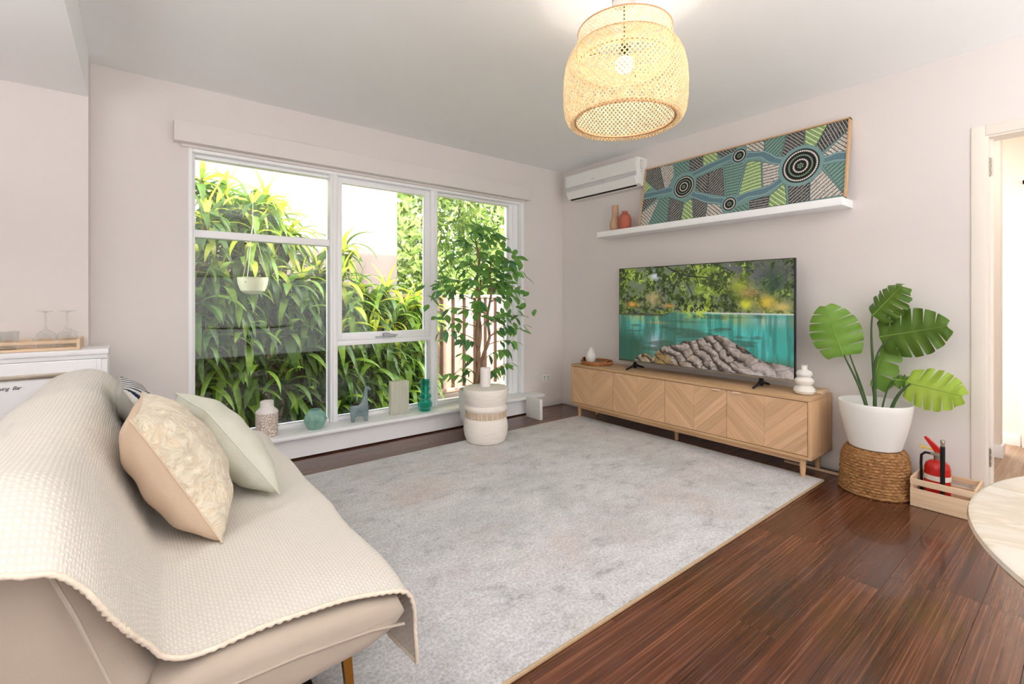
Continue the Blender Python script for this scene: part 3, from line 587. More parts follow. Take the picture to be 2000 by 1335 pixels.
# ------------------------------------------------------------------ knitted throw
path = [(-3.955, 0.60), (-3.945, 0.66), (-3.93, 0.73), (-3.885, 0.79), (-3.80, 0.815), (-3.735, 0.797), (-3.69, 0.733), (-3.65, 0.64), (-3.61, 0.545), (-3.575, 0.485), (-3.50, 0.460), (-3.35, 0.457), (-3.20, 0.443), (-3.112, 0.424), (-3.088, 0.38), (-3.085, 0.31), (-3.082, 0.235)]
def resample(pts, step):
    # Catmull-Rom then equal arc length
    P = [np.array(p, float) for p in pts]; P = [2 * P[0] - P[1]] + P + [2 * P[-1] - P[-2]]; out = []
    for i in range(1, len(P) - 2):
        for t in np.linspace(0, 1, 24, endpoint=False):
            a, b, c, d = P[i - 1], P[i], P[i + 1], P[i + 2]
            out.append(0.5 * ((2 * b) + (-a + c) * t + (2 * a - 5 * b + 4 * c - d) * t * t + (-a + 3 * b - 3 * c + d) * t ** 3))
    out.append(P[-2]); out = np.array(out); d = np.r_[0, np.cumsum(np.linalg.norm(np.diff(out, axis=0), axis=1))]
    n = int(d[-1] / step); s = np.linspace(0, d[-1], n); return np.stack([np.interp(s, d, out[:, k]) for k in range(2)], 1), s
pp, ss = resample(path, 0.0042)
ns = len(ss); tang = np.gradient(pp, axis=0); tang /= np.linalg.norm(tang, axis=1)[:, None]; nrm = np.stack([-tang[:, 1], tang[:, 0]], 1)
nt = 430; tt = np.linspace(0, 1, nt)
S, T = np.meshgrid(ss, tt, indexing='ij'); px_ = pp[:, 0][:, None] + 0 * T; pz_ = pp[:, 1][:, None] + 0 * T
seg_ = np.interp(ss, [0, ss[int(ns * .35)], ss[int(ns * .52)], ss[-1]], [-2.665, -2.66, -2.612, -2.60])
near = seg_ + 0.007 * np.sin(ss * 9) + 0.0025 * np.sin(ss * 31)
Y = near[:, None] + (-0.825 - near[:, None]) * T
knit = 0.0017 * np.sin(S * 2 * PI / 0.0165) * np.sin(Y * 2 * PI / 0.0165)
fold = 0.006 * np.sin(Y * 7 + S * 3) * np.sin(S * 5) + 0.004 * np.sin(Y * 13 - S * 9) + 0.004 * np.exp(-((Y + 2.25 + 0.25 * np.sin(S * 4)) / 0.03) ** 2) * (S > 0.75)
off = 0.012 + knit + np.maximum(fold, -0.006) * 0.8
# drape slightly over the near end
dn = np.clip(1 - (Y - near[:, None]) / 0.17, 0, 1); amp_ = 0.012 + 0.095 * np.clip((-3.60 - pp[:, 0]) / 0.15, 0, 1); drop = amp_[:, None] * dn ** 2.2
X3 = px_ + nrm[:, 0][:, None] * (off); Z3 = pz_ + nrm[:, 1][:, None] * (off) - drop
hang = (S > ss[-1] - 0.17); X3 = X3 + np.where(hang, 0.012 * np.sin(Y * 16) * (S - (ss[-1] - 0.17)) / 0.17, 0)
far = np.clip((Y + 0.93) / 0.11, 0, 1); Z3 = Z3 - 0.05 * far ** 2
V = np.stack([X3, Y, Z3], -1).reshape(-1, 3)
idx = np.arange(ns * nt).reshape(ns, nt); F = np.stack([idx[:-1, :-1], idx[1:, :-1], idx[1:, 1:], idx[:-1, 1:]], -1).reshape(-1, 4)
me = bpy.data.meshes.new('throw'); me.vertices.add(len(V)); me.vertices.foreach_set('co', V.ravel()); me.loops.add(F.size); me.loops.foreach_set('vertex_index', F.ravel())
me.polygons.add(len(F)); me.polygons.foreach_set('loop_start', np.arange(0, F.size, 4)); me.polygons.foreach_set('loop_total', np.full(len(F), 4)); me.update()
uv = me.uv_layers.new(name='UVMap'); U = np.stack([S, Y], -1).reshape(-1, 2)[F.ravel()]; uv.data.foreach_set('uv', (U * 1.0).ravel())
me.polygons.foreach_set('use_smooth', [True] * len(F)); me.materials.append(M['knit']); me.update()
thr = thing('throw_blanket', 'cream waffle-knit throw covering the beige sofa', 'blanket', (-3.5, -1.75, 0.46)); cb = put('knitted_cloth', me, thr)
eb = MB(); k = 6
near_pts = [Vector((X3[i, 0], Y[i, 0], Z3[i, 0])) for i in range(0, ns, 2)]
eb.tube(near_pts, [0.0045 + 0.0012 * (i % 2) for i in range(len(near_pts))], 8)
end_pts = [Vector((X3[-1, j], Y[-1, j], Z3[-1, j])) for j in range(0, nt, 4)]
eb.tube(end_pts, [0.0045 + 0.0012 * (i % 2) for i in range(len(end_pts))], 7)
eb.build('crochet_edge', M['knit_edge'], thr, 60)

# ------------------------------------------------------------------ cushions
def cushion(name, label, origin, xdir, ydir, w_, h_, t_, mats, group='sofa cushions', n=34, trim=None, pinch=0.06, seed=0):
    """origin: near bottom corner; xdir along width; ydir along height"""
    X = Vector(xdir).normalized(); Yv = Vector(ydir); Yv = (Yv - X * Yv.dot(X)).normalized(); N = X.cross(Yv)
    r = random.Random(seed); root = thing(name, label, 'cushion', origin, group)
    ph = [r.uniform(0, 6) for _ in range(4)]
    def surf(side):
        m = MB(); g = []
        for i in range(n + 1):
            rowv = []
            for j in range(n + 1):
                u = i / n * 2 - 1; v = j / n * 2 - 1
                uu = u * (1 - pinch * (1 - v * v) ** 1.0 * abs(u) ** 3); vv = v * (1 - pinch * (1 - u * u) ** 1.0 * abs(v) ** 3)
                th = ((1 - abs(u) ** 2.6) * (1 - abs(v) ** 2.6)); th = max(th, 0) ** 0.55 * t_ / 2
                edge = max(abs(u), abs(v)); wr = 0.004 * math.sin(u * 7 + ph[0] + v * 3) * (1 - edge) + 0.003 * math.sin(v * 11 + ph[1] + u * 5) * edge * (1 - edge) * 4
                p = Vector(origin) + X * ((uu + 1) / 2 * w_) + Yv * ((vv + 1) / 2 * h_) + N * side * (th + wr * (th > 0.004))
                rowv.append(m.b.verts.new(p))
            g.append(rowv)
        uvl = m.b.loops.layers.uv.new('UVMap')
        for i in range(n):
            for j in range(n):
                q = [(i, j), (i + 1, j), (i + 1, j + 1), (i, j + 1)]; q = q if side > 0 else q[::-1]
                fc = m.b.faces.new([g[a][b] for a, b in q])
                for lp, (a, b) in zip(fc.loops, q): lp[uvl].uv = (a / n, b / n)
        edgep = [g[i][0].co.copy() for i in range(n + 1)] + [g[n][j].co.copy() for j in range(1, n + 1)] + [g[i][n].co.copy() for i in range(n - 1, -1, -1)] + [g[0][j].co.copy() for j in range(n - 1, 0, -1)]
        return m, edgep
    a, e = surf(1); a.build('front_cover', mats[0], root, 80, False); b, _ = surf(-1); b.build('back_cover', mats[1], root, 80, False)
    p = MB(); p.tube(e + [e[0]], 0.0022, 6, False); p.build('seam', trim or mats[1], root, 80)
    return root
cushion('chenille_cushion', 'plump cream cushion with raised scroll-pattern front and smooth beige back, nearest on the sofa', (-3.435, -2.20, 0.478), (0.06, 1, 0), (-0.20, 0, 0.37), 0.43, 0.405, 0.20, [M['chenille'], M['cush_back']], seed=1)
cushion('linen_cushion', 'pale sage cushion with piped edge, resting on the seat right of the cream cushion', (-3.235, -1.93, 0.470), (-0.14, 1, 0), (-0.225, 0, 0.33), 0.41, 0.385, 0.16, [M['sage'], M['sage']], trim=M['sage_trim'], seed=2)
cushion('striped_cushion', 'navy and white striped knit cushion tucked behind the two larger ones', (-3.455, -1.66, 0.478), (-0.05, 1, 0.0), (-0.20, 0.0, 0.36), 0.38, 0.41, 0.12, [M['stripe'], M['grey_linen']], seed=3)

# ------------------------------------------------------------------ bar counter
bar = thing('bar_cabinet', 'white bar cabinet with handwritten lettering behind the sofa', 'cabinet', (-4.4, -0.28, 0))
m = MB(); m.box(-5.6, -3.735, -0.41, -0.152, 0.845, 0.87, .002); m.build('worktop', M['white_gloss'], bar)
m = MB(); m.box(-3.765, -3.74, -0.385, -0.155, 0.0, 0.845, .001); m.box(-5.6, -3.765, -0.395, -0.155, 0.0, 0.82, .001); m.box(-5.6, -3.74, -0.40, -0.375, 0.822, 0.846, .001); m.build('carcass', M['white_gloss'], bar)
dr = MB(); dr.box(-5.58, -3.785, -0.404, -0.386, 0.05, 0.814, .002); fdoor = dr.build('flap_door', M['white_gloss'], bar)
h = MB(); h.box(-4.9, -3.84, -0.412, -0.404, 0.738, 0.762, .002); h.build('handle', M['steel'], fdoor)
def text_obj(body, size, loc, rot, mat, parent, shear=0.4, name='lettering'):
    c = bpy.data.curves.new(name, 'FONT'); c.body = body; c.size = size; c.shear = shear; c.extrude = 0.0004; c.space_character = 0.9
    o = bpy.data.objects.new('tmp_text', c); COL.objects.link(o); dg = bpy.context.evaluated_depsgraph_get(); me = bpy.data.meshes.new_from_object(o.evaluated_get(dg))
    bpy.data.objects.remove(o); me.transform(Matrix.Translation(loc) @ rot.to_matrix().to_4x4()); me.materials.clear(); me.materials.append(mat); return put(name, me, parent)
from mathutils import Euler
text_obj('Brewing  Bar', 0.024, (-4.17, -0.4055, 0.694), Euler((R(90), 0, 0)), M['black'], fdoor)
# tray on the counter
tray = thing('serving_tray', 'pale wooden tray with rails holding the glasses on the bar', 'tray', (-4.15, -0.28, 0.87))
m = MB(); m.box(-4.62, -3.85, -0.375, -0.175, 0.871, 0.879, .001); m.build('tray_base', M['pine_x'], tray)
for yy in (-0.378, -0.182):
    m = MB(); m.box(-4.62, -3.85, yy, yy + 0.01, 0.871, 0.884, .001); m.build('low_rail', M['pine_x'], tray); m = MB(); m.box(-4.62, -3.85, yy, yy + 0.01, 0.905, 0.921, .001); m.build('top_rail', M['pine_x'], tray)
for xx in (-3.86, -4.62):
    m = MB(); m.box(xx, xx + 0.012, -0.382, -0.168, 0.871, 0.926, .001); m.build('tray_end', M['pine_x'], tray)
def wineglass(x, y, lab):
    g = thing('wine_glass', lab, 'glass', (x, y, 0.879), 'upturned wine glasses on the bar tray')
    m = MB(); z = 0.879
    m.lathe([(0.036, z), (0.046, z + .03), (0.047, z + .05), (0.038, z + .075), (0.018, z + .092), (0.006, z + .10)], 28, x, y, cap=False); m.build('bowl', M['clear'], g)
    m = MB(); m.lathe([(0.006, z + .10), (0.0035, z + .12), (0.0035, z + .175), (0.006, z + .184)], 12, x, y); m.build('stem', M['clear'], g)
    m = MB(); m.lathe([(0.006, z + .184), (0.034, z + .189), (0.034, z + .192), (0.0, z + .194)], 28, x, y); m.build('foot', M['clear'], g)
wineglass(-3.985, -0.285, 'upturned stemmed glass on the tray, left of the pair'); wineglass(-3.905, -0.27, 'upturned stemmed glass on the tray, nearest the tray end')
def tumbler(x, y, lab):
    m = MB(); z = 0.879; m.lathe([(0.034, z), (0.036, z + .01), (0.039, z + .09), (0.036, z + .091), (0.033, z + .012), (0.0, z + .01)], 32, x, y, ribs=16, amp=.02); tag(m.build('tumbler', M['clear']), lab, 'glass')
tumbler(-4.12, -0.27, 'ribbed glass tumbler on the bar tray at the left edge of view')

# ------------------------------------------------------------------ objects on the sill
ZS = 0.186
def local(m, name, mat, loc, label=None, cat=None, parent=None, smooth=35, group=None):
    me = m.mesh(name, mat, smooth); o = bpy.data.objects.new(name, me); COL.objects.link(o)
    o.location = loc
    if parent: o.parent = parent; o.location = (0, 0, 0)
    if label: tag(o, label, cat, group)
    return o
m = MB(); m.lathe([(0.0, 0), (0.066, 0), (0.07, 0.004), (0.071, 0.168), (0.066, 0.178), (0.045, 0.198), (0.043, 0.205), (0.043, 0.24), (0.040, 0.242), (0.037, 0.24), (0.037, 0.2), (0.0, 0.19)], 48)
local(m, 'patterned_bottle', M['bottle'], (-2.915, -0.065, ZS), 'white bottle vase with brown lace pattern on the sill', 'vase')
m = MB(); m.lathe([(0.0, 0), (0.04, 0.0), (0.058, 0.018), (0.073, 0.05), (0.076, 0.075), (0.068, 0.105), (0.048, 0.128), (0.040, 0.134), (0.040, 0.142), (0.036, 0.142), (0.035, 0.13), (0.06, 0.1), (0.066, 0.06), (0.0, 0.02)], 160, ribs=40, amp=0.022, cap=False)
local(m, 'ribbed_vase', M['jade'], (-2.60, -0.085, ZS), 'round jade-green ribbed vase on the sill', 'vase')
gir = thing('giraffe_planter', 'blue-grey glazed giraffe-shaped planter on the sill', 'planter', (-2.27, -0.075, ZS))
out = [(-.062, .0), (-.068, .07), (-.078, .10), (-.07, .125), (-.045, .128), (-.005, .132), (.012, .15), (.028, .20), (.036, .245), (.040, .262), (.052, .272), (.070, .262), (.083, .252), (.087, .240), (.078, .234), (.062, .238), (.060, .21), (.062, .15), (.068, .09), (.064, .04), (.062, .0), (.040, .0), (.034, .028), (.015, .042), (-.015, .042), (-.034, .028), (-.038, .0)]
a_ = R(-18)
m = MB(); m.prism(out, -.033, .033, 'XZ', 0.012, 4)
for v in m.b.verts:
    nk = max(0, min(1, (v.co.z - .13) / .06)); v.co.y *= (1 - .55 * nk)
    x, y = v.co.x, v.co.y; v.co.x = x * math.cos(a_) - y * math.sin(a_); v.co.y = x * math.sin(a_) + y * math.cos(a_)
local(m, 'body', M['blue_glaze'], (0, 0, 0), parent=gir, smooth=50)
m = MB()
for s_ in (-1, 1): m.tube([(.047, s_ * .008, .268), (.045, s_ * .010, .284)], [.004, .003], 8); m.sphere((.044, s_ * .011, .287), .0055, 8)
for v in m.b.verts:
    x, y = v.co.x, v.co.y; v.co.x = x * math.cos(a_) - y * math.sin(a_); v.co.y = x * math.sin(a_) + y * math.cos(a_)
local(m, 'horns', M['blue_glaze'], (0, 0, 0), parent=gir)
m = MB(); m.lathe([(0.0, .129), (.028, .131), (.030, .134), (0, .1345)], 20, -.028, .006); local(m, 'planting_hole', M['soil'], (0, 0, 0), parent=gir)
m = MB(); m.prism([(-.075, -.028), (.075, -.028), (.075, .028), (-.075, .028)], 0, .275, 'XY', 0.006, 2)
bm2 = m.b; bmesh.ops.subdivide_edges(bm2, edges=[e for e in bm2.edges if abs(e.verts[0].co.x - e.verts[1].co.x) > .1], cuts=30, use_grid_fill=True)
for v in bm2.verts:
    if abs(v.co.y) > .02: v.co.y += (0.0022 if v.co.y > 0 else -0.0022) * math.cos(v.co.x * 2 * PI / .018)
    x, y = v.co.x, v.co.y; v.co.x = x * math.cos(-.12) - y * math.sin(-.12); v.co.y = x * math.sin(-.12) + y * math.cos(-.12)
local(m, 'slab_vase', M['frost_glass'], (-1.935, -0.06, ZS), 'tall flat cream ribbed-glass vase on the sill', 'vase')
pr = [(0.0, 0), (0.045, 0.001), (0.05, 0.012), (0.049, 0.025), (0.057, 0.034), (0.062, 0.052), (0.060, 0.07), (0.048, 0.086), (0.040, 0.094), (0.042, 0.102), (0.052, 0.112), (0.055, 0.124), (0.050, 0.136), (0.037, 0.146), (0.032, 0.156), (0.034, 0.172), (0.042, 0.184), (0.042, 0.191), (0.036, 0.2), (0.035, 0.205), (0.039, 0.212), (0.039, 0.262), (0.036, 0.263), (0.036, 0.215)]
m = MB(); m.lathe(pr, 48, cap=False); local(m, 'bubble_glass_vase', M['teal_glass'], (-1.71, -0.085, ZS), 'teal glass vase with stacked bubble tiers on the sill', 'vase')

# ------------------------------------------------------------------ stool, candle, planter, ficus
stl = thing('carved_stool', 'whitewashed drum-shaped side stool with carved band on the rug edge', 'stool', (-1.452, -0.612, 0.013))
def at(o, m, name, mat, sm=35): return local(m, name, mat, (0, 0, 0), parent=o, smooth=sm)
m = MB(); m.lathe([(0.0, 0), (0.140, 0.0), (0.150, 0.006), (0.168, 0.05), (0.176, 0.10), (0.172, 0.15), (0.163, 0.185), (0.158, 0.19), (0.158, 0.245), (0.166, 0.25), (0.171, 0.262), (0.168, 0.275), (0.158, 0.283), (0.154, 0.29), (0.160, 0.30), (0.172, 0.34), (0.176, 0.375), (0.178, 0.41), (0.174, 0.420), (0.0, 0.421)], 64); at(stl, m, 'drum', M['stool'])
m = MB()
for k in range(46):
    a = 2 * PI * k / 46 + rnd.uniform(-.015, .015); t = bmesh.new(); bmesh.ops.create_cube(t, size=1)
    for v in t.verts: v.co = (v.co.x * .006, v.co.y * .0165, v.co.z * .05)
    bmesh.ops.bevel(t, geom=t.edges[:], offset=.002, segments=1, affect='EDGES'); m.join(t, Matrix.Rotation(a, 4, 'Z') @ Matrix.Translation((.1595, 0, .2175)))
at(stl, m, 'carved_fluting', M['carved'])
cd = thing('pillar_candle', 'white pillar candle standing on the drum stool', 'candle', (-1.43, -0.575, 0.4345))
m = MB(); m.lathe([(0, 0), (0.041, 0), (0.042, 0.003), (0.042, 0.142), (0.039, 0.147), (0.034, 0.146), (0.028, 0.141), (0, 0.139)], 36); at(cd, m, 'wax', M['candle'])
m = MB(); m.tube([(0, 0, .138), (.001, 0, .15), (.003, 0, .154)], .0012, 6); at(cd, m, 'wick', M['black'])
pt = thing('floor_planter', 'tall white rounded planter holding the ficus behind the stool', 'planter', (-1.315, -0.292, 0))
m = MB(); m.lathe([(0, 0), (0.085, 0), (0.10, 0.008), (0.125, 0.05), (0.146, 0.12), (0.158, 0.22), (0.161, 0.35), (0.160, 0.356), (0.152, 0.356), (0.150, 0.35), (0.148, 0.31), (0.0, 0.31)], 56); at(pt, m, 'shell', M['pot_white'])
m = MB(); m.lathe([(0, .312), (.12, .316), (.147, .312)], 30); at(pt, m, 'soil', M['soil'])
fc = thing('ficus_tree', 'bushy indoor ficus tree with braided trunk in front of the right bay', 'potted tree', (-1.315, -0.29, 0.31))
fo = Vector((-1.315, -0.29, 0.31)); limbs = []
def limb(pts, r0, r1, n=14, tw=0):
    P = [Vector(p) for p in pts]; out = []
    for i in range(n + 1):
        t = i / n * (len(P) - 1); a = min(int(t), len(P) - 2); f_ = t - a; q = P[a].lerp(P[a + 1], f_)
        if tw: q = q + Vector((math.cos(t * 5 + tw) * .014, math.sin(t * 5 + tw) * .014, 0))
        out.append(q)
    m = MB(); m.tube([q - fo for q in out], [r0 + (r1 - r0) * i / n for i in range(n + 1)], 9); at(fc, m, 'trunk', M['trunk'], 60); limbs.append(out)
limb([(-1.325, -.29, .30), (-1.315, -.30, .60), (-1.315, -.31, 1.0), (-1.315, -.31, 1.35), (-1.33, -.31, 1.62)], .021, .009, tw=1)
limb([(-1.305, -.28, .30), (-1.30, -.29, .60), (-1.30, -.30, 1.0), (-1.30, -.30, 1.3)], .019, .008, tw=4)
limb([(-1.31, -.30, .30), (-1.27, -.30, .55), (-1.19, -.28, .80), (-1.16, -.26, 1.15), (-1.14, -.26, 1.45)], .019, .007, tw=2.5)
def oval(bend, mat):
    m = MB(); n = 4; prev = None
    for i in range(n + 1):
        t = i / n; w_ = 0.27 * math.sin(PI * (t ** .85)) + .004; z = -bend * t * t
        r_ = [m.b.verts.new((t, -w_, z + .05 * w_)), m.b.verts.new((t, 0, z - .02)), m.b.verts.new((t, w_, z + .05 * w_))]
        if prev: m.b.faces.new((prev[0], prev[1], r_[1], r_[0])); m.b.faces.new((prev[1], prev[2], r_[2], r_[1]))
        prev = r_
    return m.mesh('leaf', M[mat], 60)
OV = [oval(.15, 'ficus_a'), oval(.4, 'ficus_a'), oval(.25, 'ficus_b'), oval(.5, 'ficus_b'), oval(.3, 'ficus_a')]
# branch tips: (x, y, z)
tips = [(-1.70, -.34, .88), (-1.66, -.40, .93), (-1.55, -.42, .80), (-1.60, -.3, 1.05), (-.98, -.25, 1.0), (-.86, -.30, .98), (-.84, -.28, .86), (-.96, -.38, .75), (-1.05, -.4, .9), (-1.68, -.36, 1.30), (-1.62, -.30, 1.42), (-1.72, -.3, 1.20),
        (-1.55, -.4, 1.52), (-1.48, -.3, 1.62), (-1.40, -.4, 1.70), (-1.33, -.3, 1.76), (-1.25, -.42, 1.68), (-1.15, -.3, 1.66), (-1.05, -.36, 1.60), (-.98, -.28, 1.50), (-.92, -.34, 1.38), (-.90, -.26, 1.26), (-.86, -.3, 1.15), (-1.5, -.44, 1.3), (-1.42, -.46, 1.12), (-1.2, -.46, 1.35),
        (-1.05, -.45, 1.2), (-1.3, -.46, 1.5), (-1.6, -.24, 1.25), (-1.1, -.2, 1.4), (-1.02, -.3, .52), (-1.0, -.36, .56), (-1.62, -.32, .52), (-1.52, -.36, .56), (-1.45, -.24, 1.45), (-1.2, -.22, 1.55), (-1.38, -.48, 1.36), (-1.1, -.46, 1.45), (-1.5, -.34, .68), (-1.12, -.44, .70), (-1.2, -.46, 1.0), (-1.0, -.2, 1.3)]
nleaf = 0
for ti, tp in enumerate(tips):
    tp = Vector(tp); tp.y = min(tp.y, -.22); best = min((q for L_ in limbs for q in L_ if q.z < tp.z + .02 or tp.z < .6), key=lambda q: (q - tp).length + abs(q.z - tp.z + .12) * .6)
    mid = best.lerp(tp, .55) + Vector((0, 0, .05)); bp = []
    for i in range(9):
        t = i / 8; bp.append(best * (1 - t) ** 2 + mid * 2 * t * (1 - t) + tp * t * t)
    m = MB(); m.tube([q - fo for q in bp], [.004 - .0026 * i / 8 for i in range(9)], 6); at(fc, m, 'twig', M['trunk'], 60)
    nl = 7
    for k in range(nl):
        if nleaf >= 298: break
        t = 1 - k * 0.115; i = t * 8; q = bp[min(int(i), 8)].lerp(bp[min(int(i) + 1, 8)], i - int(i)); d = (tp - best); az = math.atan2(d.y, d.x) + (0 if k == 0 else (1 if k % 2 else -1) * rnd.uniform(.5, 1.25))
        o = bpy.data.objects.new('leaf', OV[rnd.randrange(5)]); COL.objects.link(o); o.parent = fc; o.location = q - fo
        L_ = rnd.uniform(.075, .115); 
        o.rotation_euler = Euler((rnd.uniform(-.7, .7), rnd.uniform(-.1, .75), az)); o.scale = (L_, L_ * rnd.uniform(.85, 1.15), L_)
        e = o.rotation_euler.to_matrix() @ Vector((L_, 0, 0)); 
        if q.y + e.y > -.03: o.rotation_euler[2] = -az if az > 0 else -1.5
        nleaf += 1
xt = bmesh.new()
for k in range(150):
    tp = Vector(rnd.choice([q_ for q_ in tips if q_[2] > .95])); q = tp + Vector((rnd.uniform(-.12, .12), rnd.uniform(-.10, .06), rnd.uniform(-.14, .08))); q.y = max(min(q.y, -.16), -.48); n0 = len(xt.verts); xt.from_mesh(OV[0]); xt.verts.ensure_lookup_table()
    L_ = rnd.uniform(.08, .115); mt = Matrix.Translation(q - fo) @ Euler((rnd.uniform(-.7, .7), rnd.uniform(-.1, .9), rnd.uniform(PI, 2 * PI))).to_matrix().to_4x4() @ Matrix.Diagonal((L_, L_, L_, 1))
    for v in xt.verts[n0:]: v.co = mt @ v.co
me = bpy.data.meshes.new('inner_foliage'); xt.to_mesh(me); xt.free(); me.materials.append(M['ficus_a']); o = bpy.data.objects.new('inner_foliage', me); COL.objects.link(o); o.parent = fc; o['kind'] = 'stuff'
# small white tile box leaning by the corner
m = MB(); m.box(-.018, .018, -.10, .10, 0, .19, .004)
local(m, 'tile_box', M['white_plastic'], (-.662, -.29, 0), 'small square white box standing on the floor at the end of the window bench', 'box')
so = thing('power_socket', 'white double power socket low on the window wall near the corner', 'socket', (-.245, 0, .3))
m = MB(); m.box(-.058, .058, -.009, 0, -.036, .036, .003); at(so, m, 'face_plate', M['white_plastic'])
m = MB(); m.box(-.04, -.015, -.012, -.008, .004, .024, .002); m.box(.012, .036, -.012, -.008, .004, .024, .002); at(so, m, 'switches', M['grey_plastic'])
m = MB()
for cx_ in (-.03, .025): m.box(cx_ - .007, cx_ - .004, -.0098, -.008, -.02, -.008); m.box(cx_ + .004, cx_ + .007, -.0098, -.008, -.02, -.008)
at(so, m, 'pin_slots', M['black'])
# ------------------------------------------------------------------ tv console
CX0, CX1, CY0, CY1, CZ0, CZ1 = -0.375, -0.02, -2.545, -0.495, 0.135, 0.515
con = thing('tv_console', 'long low oak television cabinet with chevron doors on tapered legs', 'cabinet', (-0.2, -1.52, 0))
m = MB(); m.box(CX0, CX1, CY0, CY1, CZ1 - 0.02, CZ1, .0015); m.build('top_panel', M['oak'], con)
m = MB(); m.box(CX0, CX1, CY0, CY1, CZ0, CZ0 + .02, .0015); m.build('base_panel', M['oak'], con)
for y0 in (CY0, CY1 - .02):
    m = MB(); m.box(CX0, CX1, y0, y0 + .02, CZ0 + .02, CZ1 - .02, .0015); m.build('side_panel', M['oak_v'], con)
m = MB(); m.box(CX1 - .008, CX1, CY0 + .02, CY1 - .02, CZ0 + .02, CZ1 - .02); m.build('back_panel', M['oak'], con)
m = MB(); m.box(CX0 + .03, CX0 + .045, CY0 + .02, CY1 - .02, CZ0 + .02, CZ1 - .02); m.build('inner_shadow_panel', M['dark_gap'], con)
VEN = [wood('veneer_rising', srgb(206, 164, 126), srgb(226, 188, 150), 'Y', .45, tilt=R(44), var=.10), wood('veneer_falling', srgb(206, 164, 126), srgb(226, 188, 150), 'Y', .45, tilt=R(-44), var=.10)]
dy = [CY0 + .022, -2.012, -1.515, -1.000, CY1 - .022]
z0, z1 = CZ0 + .024, CZ1 - .024
def clip(poly, a, b, c):       # keep a*x+b*y<=c
    out = []
    for i in range(len(poly)):
        p, q = poly[i], poly[(i + 1) % len(poly)]; dp = a * p[0] + b * p[1] - c; dq = a * q[0] + b * q[1] - c
        if dp <= 0: out.append(p)
        if (dp < 0 < dq) or (dq < 0 < dp): t = dp / (dp - dq); out.append((p[0] + (q[0] - p[0]) * t, p[1] + (q[1] - p[1]) * t))
    return out
for di in range(4):
    ya, yb = dy[di] + .0015, dy[di + 1] - .0015
    m = MB(); m.box(CX0 + .006, CX0 + .024, ya, yb, z0, z1); door = m.build('door', M['oak'], con); yc = (ya + yb) / 2 + (-.0 if di % 2 else .0)
    bw = 0.088; i0 = 0
    for side in (-1, 1):
        k = -5
        while k * bw < (z1 - z0) + .1:
            # strip between lines z = z0 + s*|y-yc| + k*bw ... (k+1)*bw
            big = [(ya, -2), (yb, -2), (yb, 3), (ya, 3)]
            p = [(q[0], q[1]) for q in [(ya, z0), (yb, z0), (yb, z1), (ya, z1)]]
            p = clip(p, -side, 0, -side * yc - .0004); s_ = side * 0.95
            p = clip(p, s_, -1, -(z0 + k * bw) + s_ * yc - .0004) if p else p      # z >= z0+k*bw + s*(y-yc)
            p = clip(p, -s_, 1, (z0 + (k + 1) * bw) - s_ * yc - .0004) if len(p) > 2 else []
            if len(p) > 2:
                ar = abs(sum(p[i][0] * p[(i + 1) % len(p)][1] - p[(i + 1) % len(p)][0] * p[i][1] for i in range(len(p)))) / 2
                if ar > 2e-4:
                    mm = MB(); mm.prism(p, CX0 + .003, CX0 + .006, 'YZ'); mm.build('veneer_strip', VEN[side > 0], door, 0)
            i0 += 1; k += 1
    hy = (yb - .10 if di in (0, 2) else ya + .045)
    hm = MB(); hm.box(CX0 - .012, CX0 + .004, hy, hy + .055, z1 - .012, z1 + .001, .0015); hm.build('handle', M['copper'], door)
# leg frame
m = MB()
m.box(CX0 + .035, CX0 + .06, CY0 + .06, CY1 - .06, CZ0 - .035, CZ0, .002); m.box(CX1 - .07, CX1 - .045, CY0 + .06, CY1 - .06, CZ0 - .035, CZ0, .002)
m.box(CX0 + .04, CX1 - .05, CY0 + .06, CY0 + .085, CZ0 - .035, CZ0, .002); m.box(CX0 + .04, CX1 - .05, CY1 - .085, CY1 - .06, CZ0 - .035, CZ0, .002)
m.build('leg_rail', M['oak'], con)
for (lx, ly, zb) in ((CX0 + .05, CY0 + .065, .0135), (CX0 + .05, CY1 - .065, 0.0135), (CX1 - .06, CY0 + .065, 0), (CX1 - .06, CY1 - .065, 0), (CX0 + .16, -1.52, 0)):
    m = MB(); m.lathe([(0, zb), (.013, zb), (.021, CZ0 - .002), (0, CZ0 - .001)], 20, lx, ly); m.build('leg', M['oak_v'], con)
# fallen timber strip on the floor
m = MB(); m.box(-.10, -.085, -2.72, -2.28, 0.0005, .014, .001); tag(m.build('timber_strip', M['pine']), 'thin pale timber strip lying on the floor under the cabinet end', 'timber strip')

# ------------------------------------------------------------------ television
tv = thing('television', 'large flat television showing a turquoise lake with rocks', 'television', (-.2, -1.665, CZ1))
TY0, TY1, TZ0, TZ1 = -2.392, -.937, .583, 1.405
m = MB(); m.box(-.212, -.185, TY0, TY1, TZ0, TZ1, .003); m.box(-.185, -.14, TY0 + .15, TY1 - .15, TZ0 + .03, TZ0 + .55, .02, 3); m.build('casing', M['black'], tv)
m = MB(); m.box(-.2145, -.207, TY0 - .001, TY1 + .001, TZ0 - .002, TZ0 + .009, .001); m.build('lower_bezel', M['steel'], tv)
for yy in (-2.17, -1.10):
    m = MB(); m.box(-.205, -.185, yy - .012, yy + .012, CZ1 + .01, TZ0 + .02, .003)
    for sx, L in ((-1, .12), (1, .12)):
        m.tube([(-.195, yy, CZ1 + .05), (-.195 + sx * .04, yy, CZ1 + .028), (-.195 + sx * L, yy, CZ1 + .008)], [.011, .010, .0075], 8)
    m.build('foot', M['black'], tv)

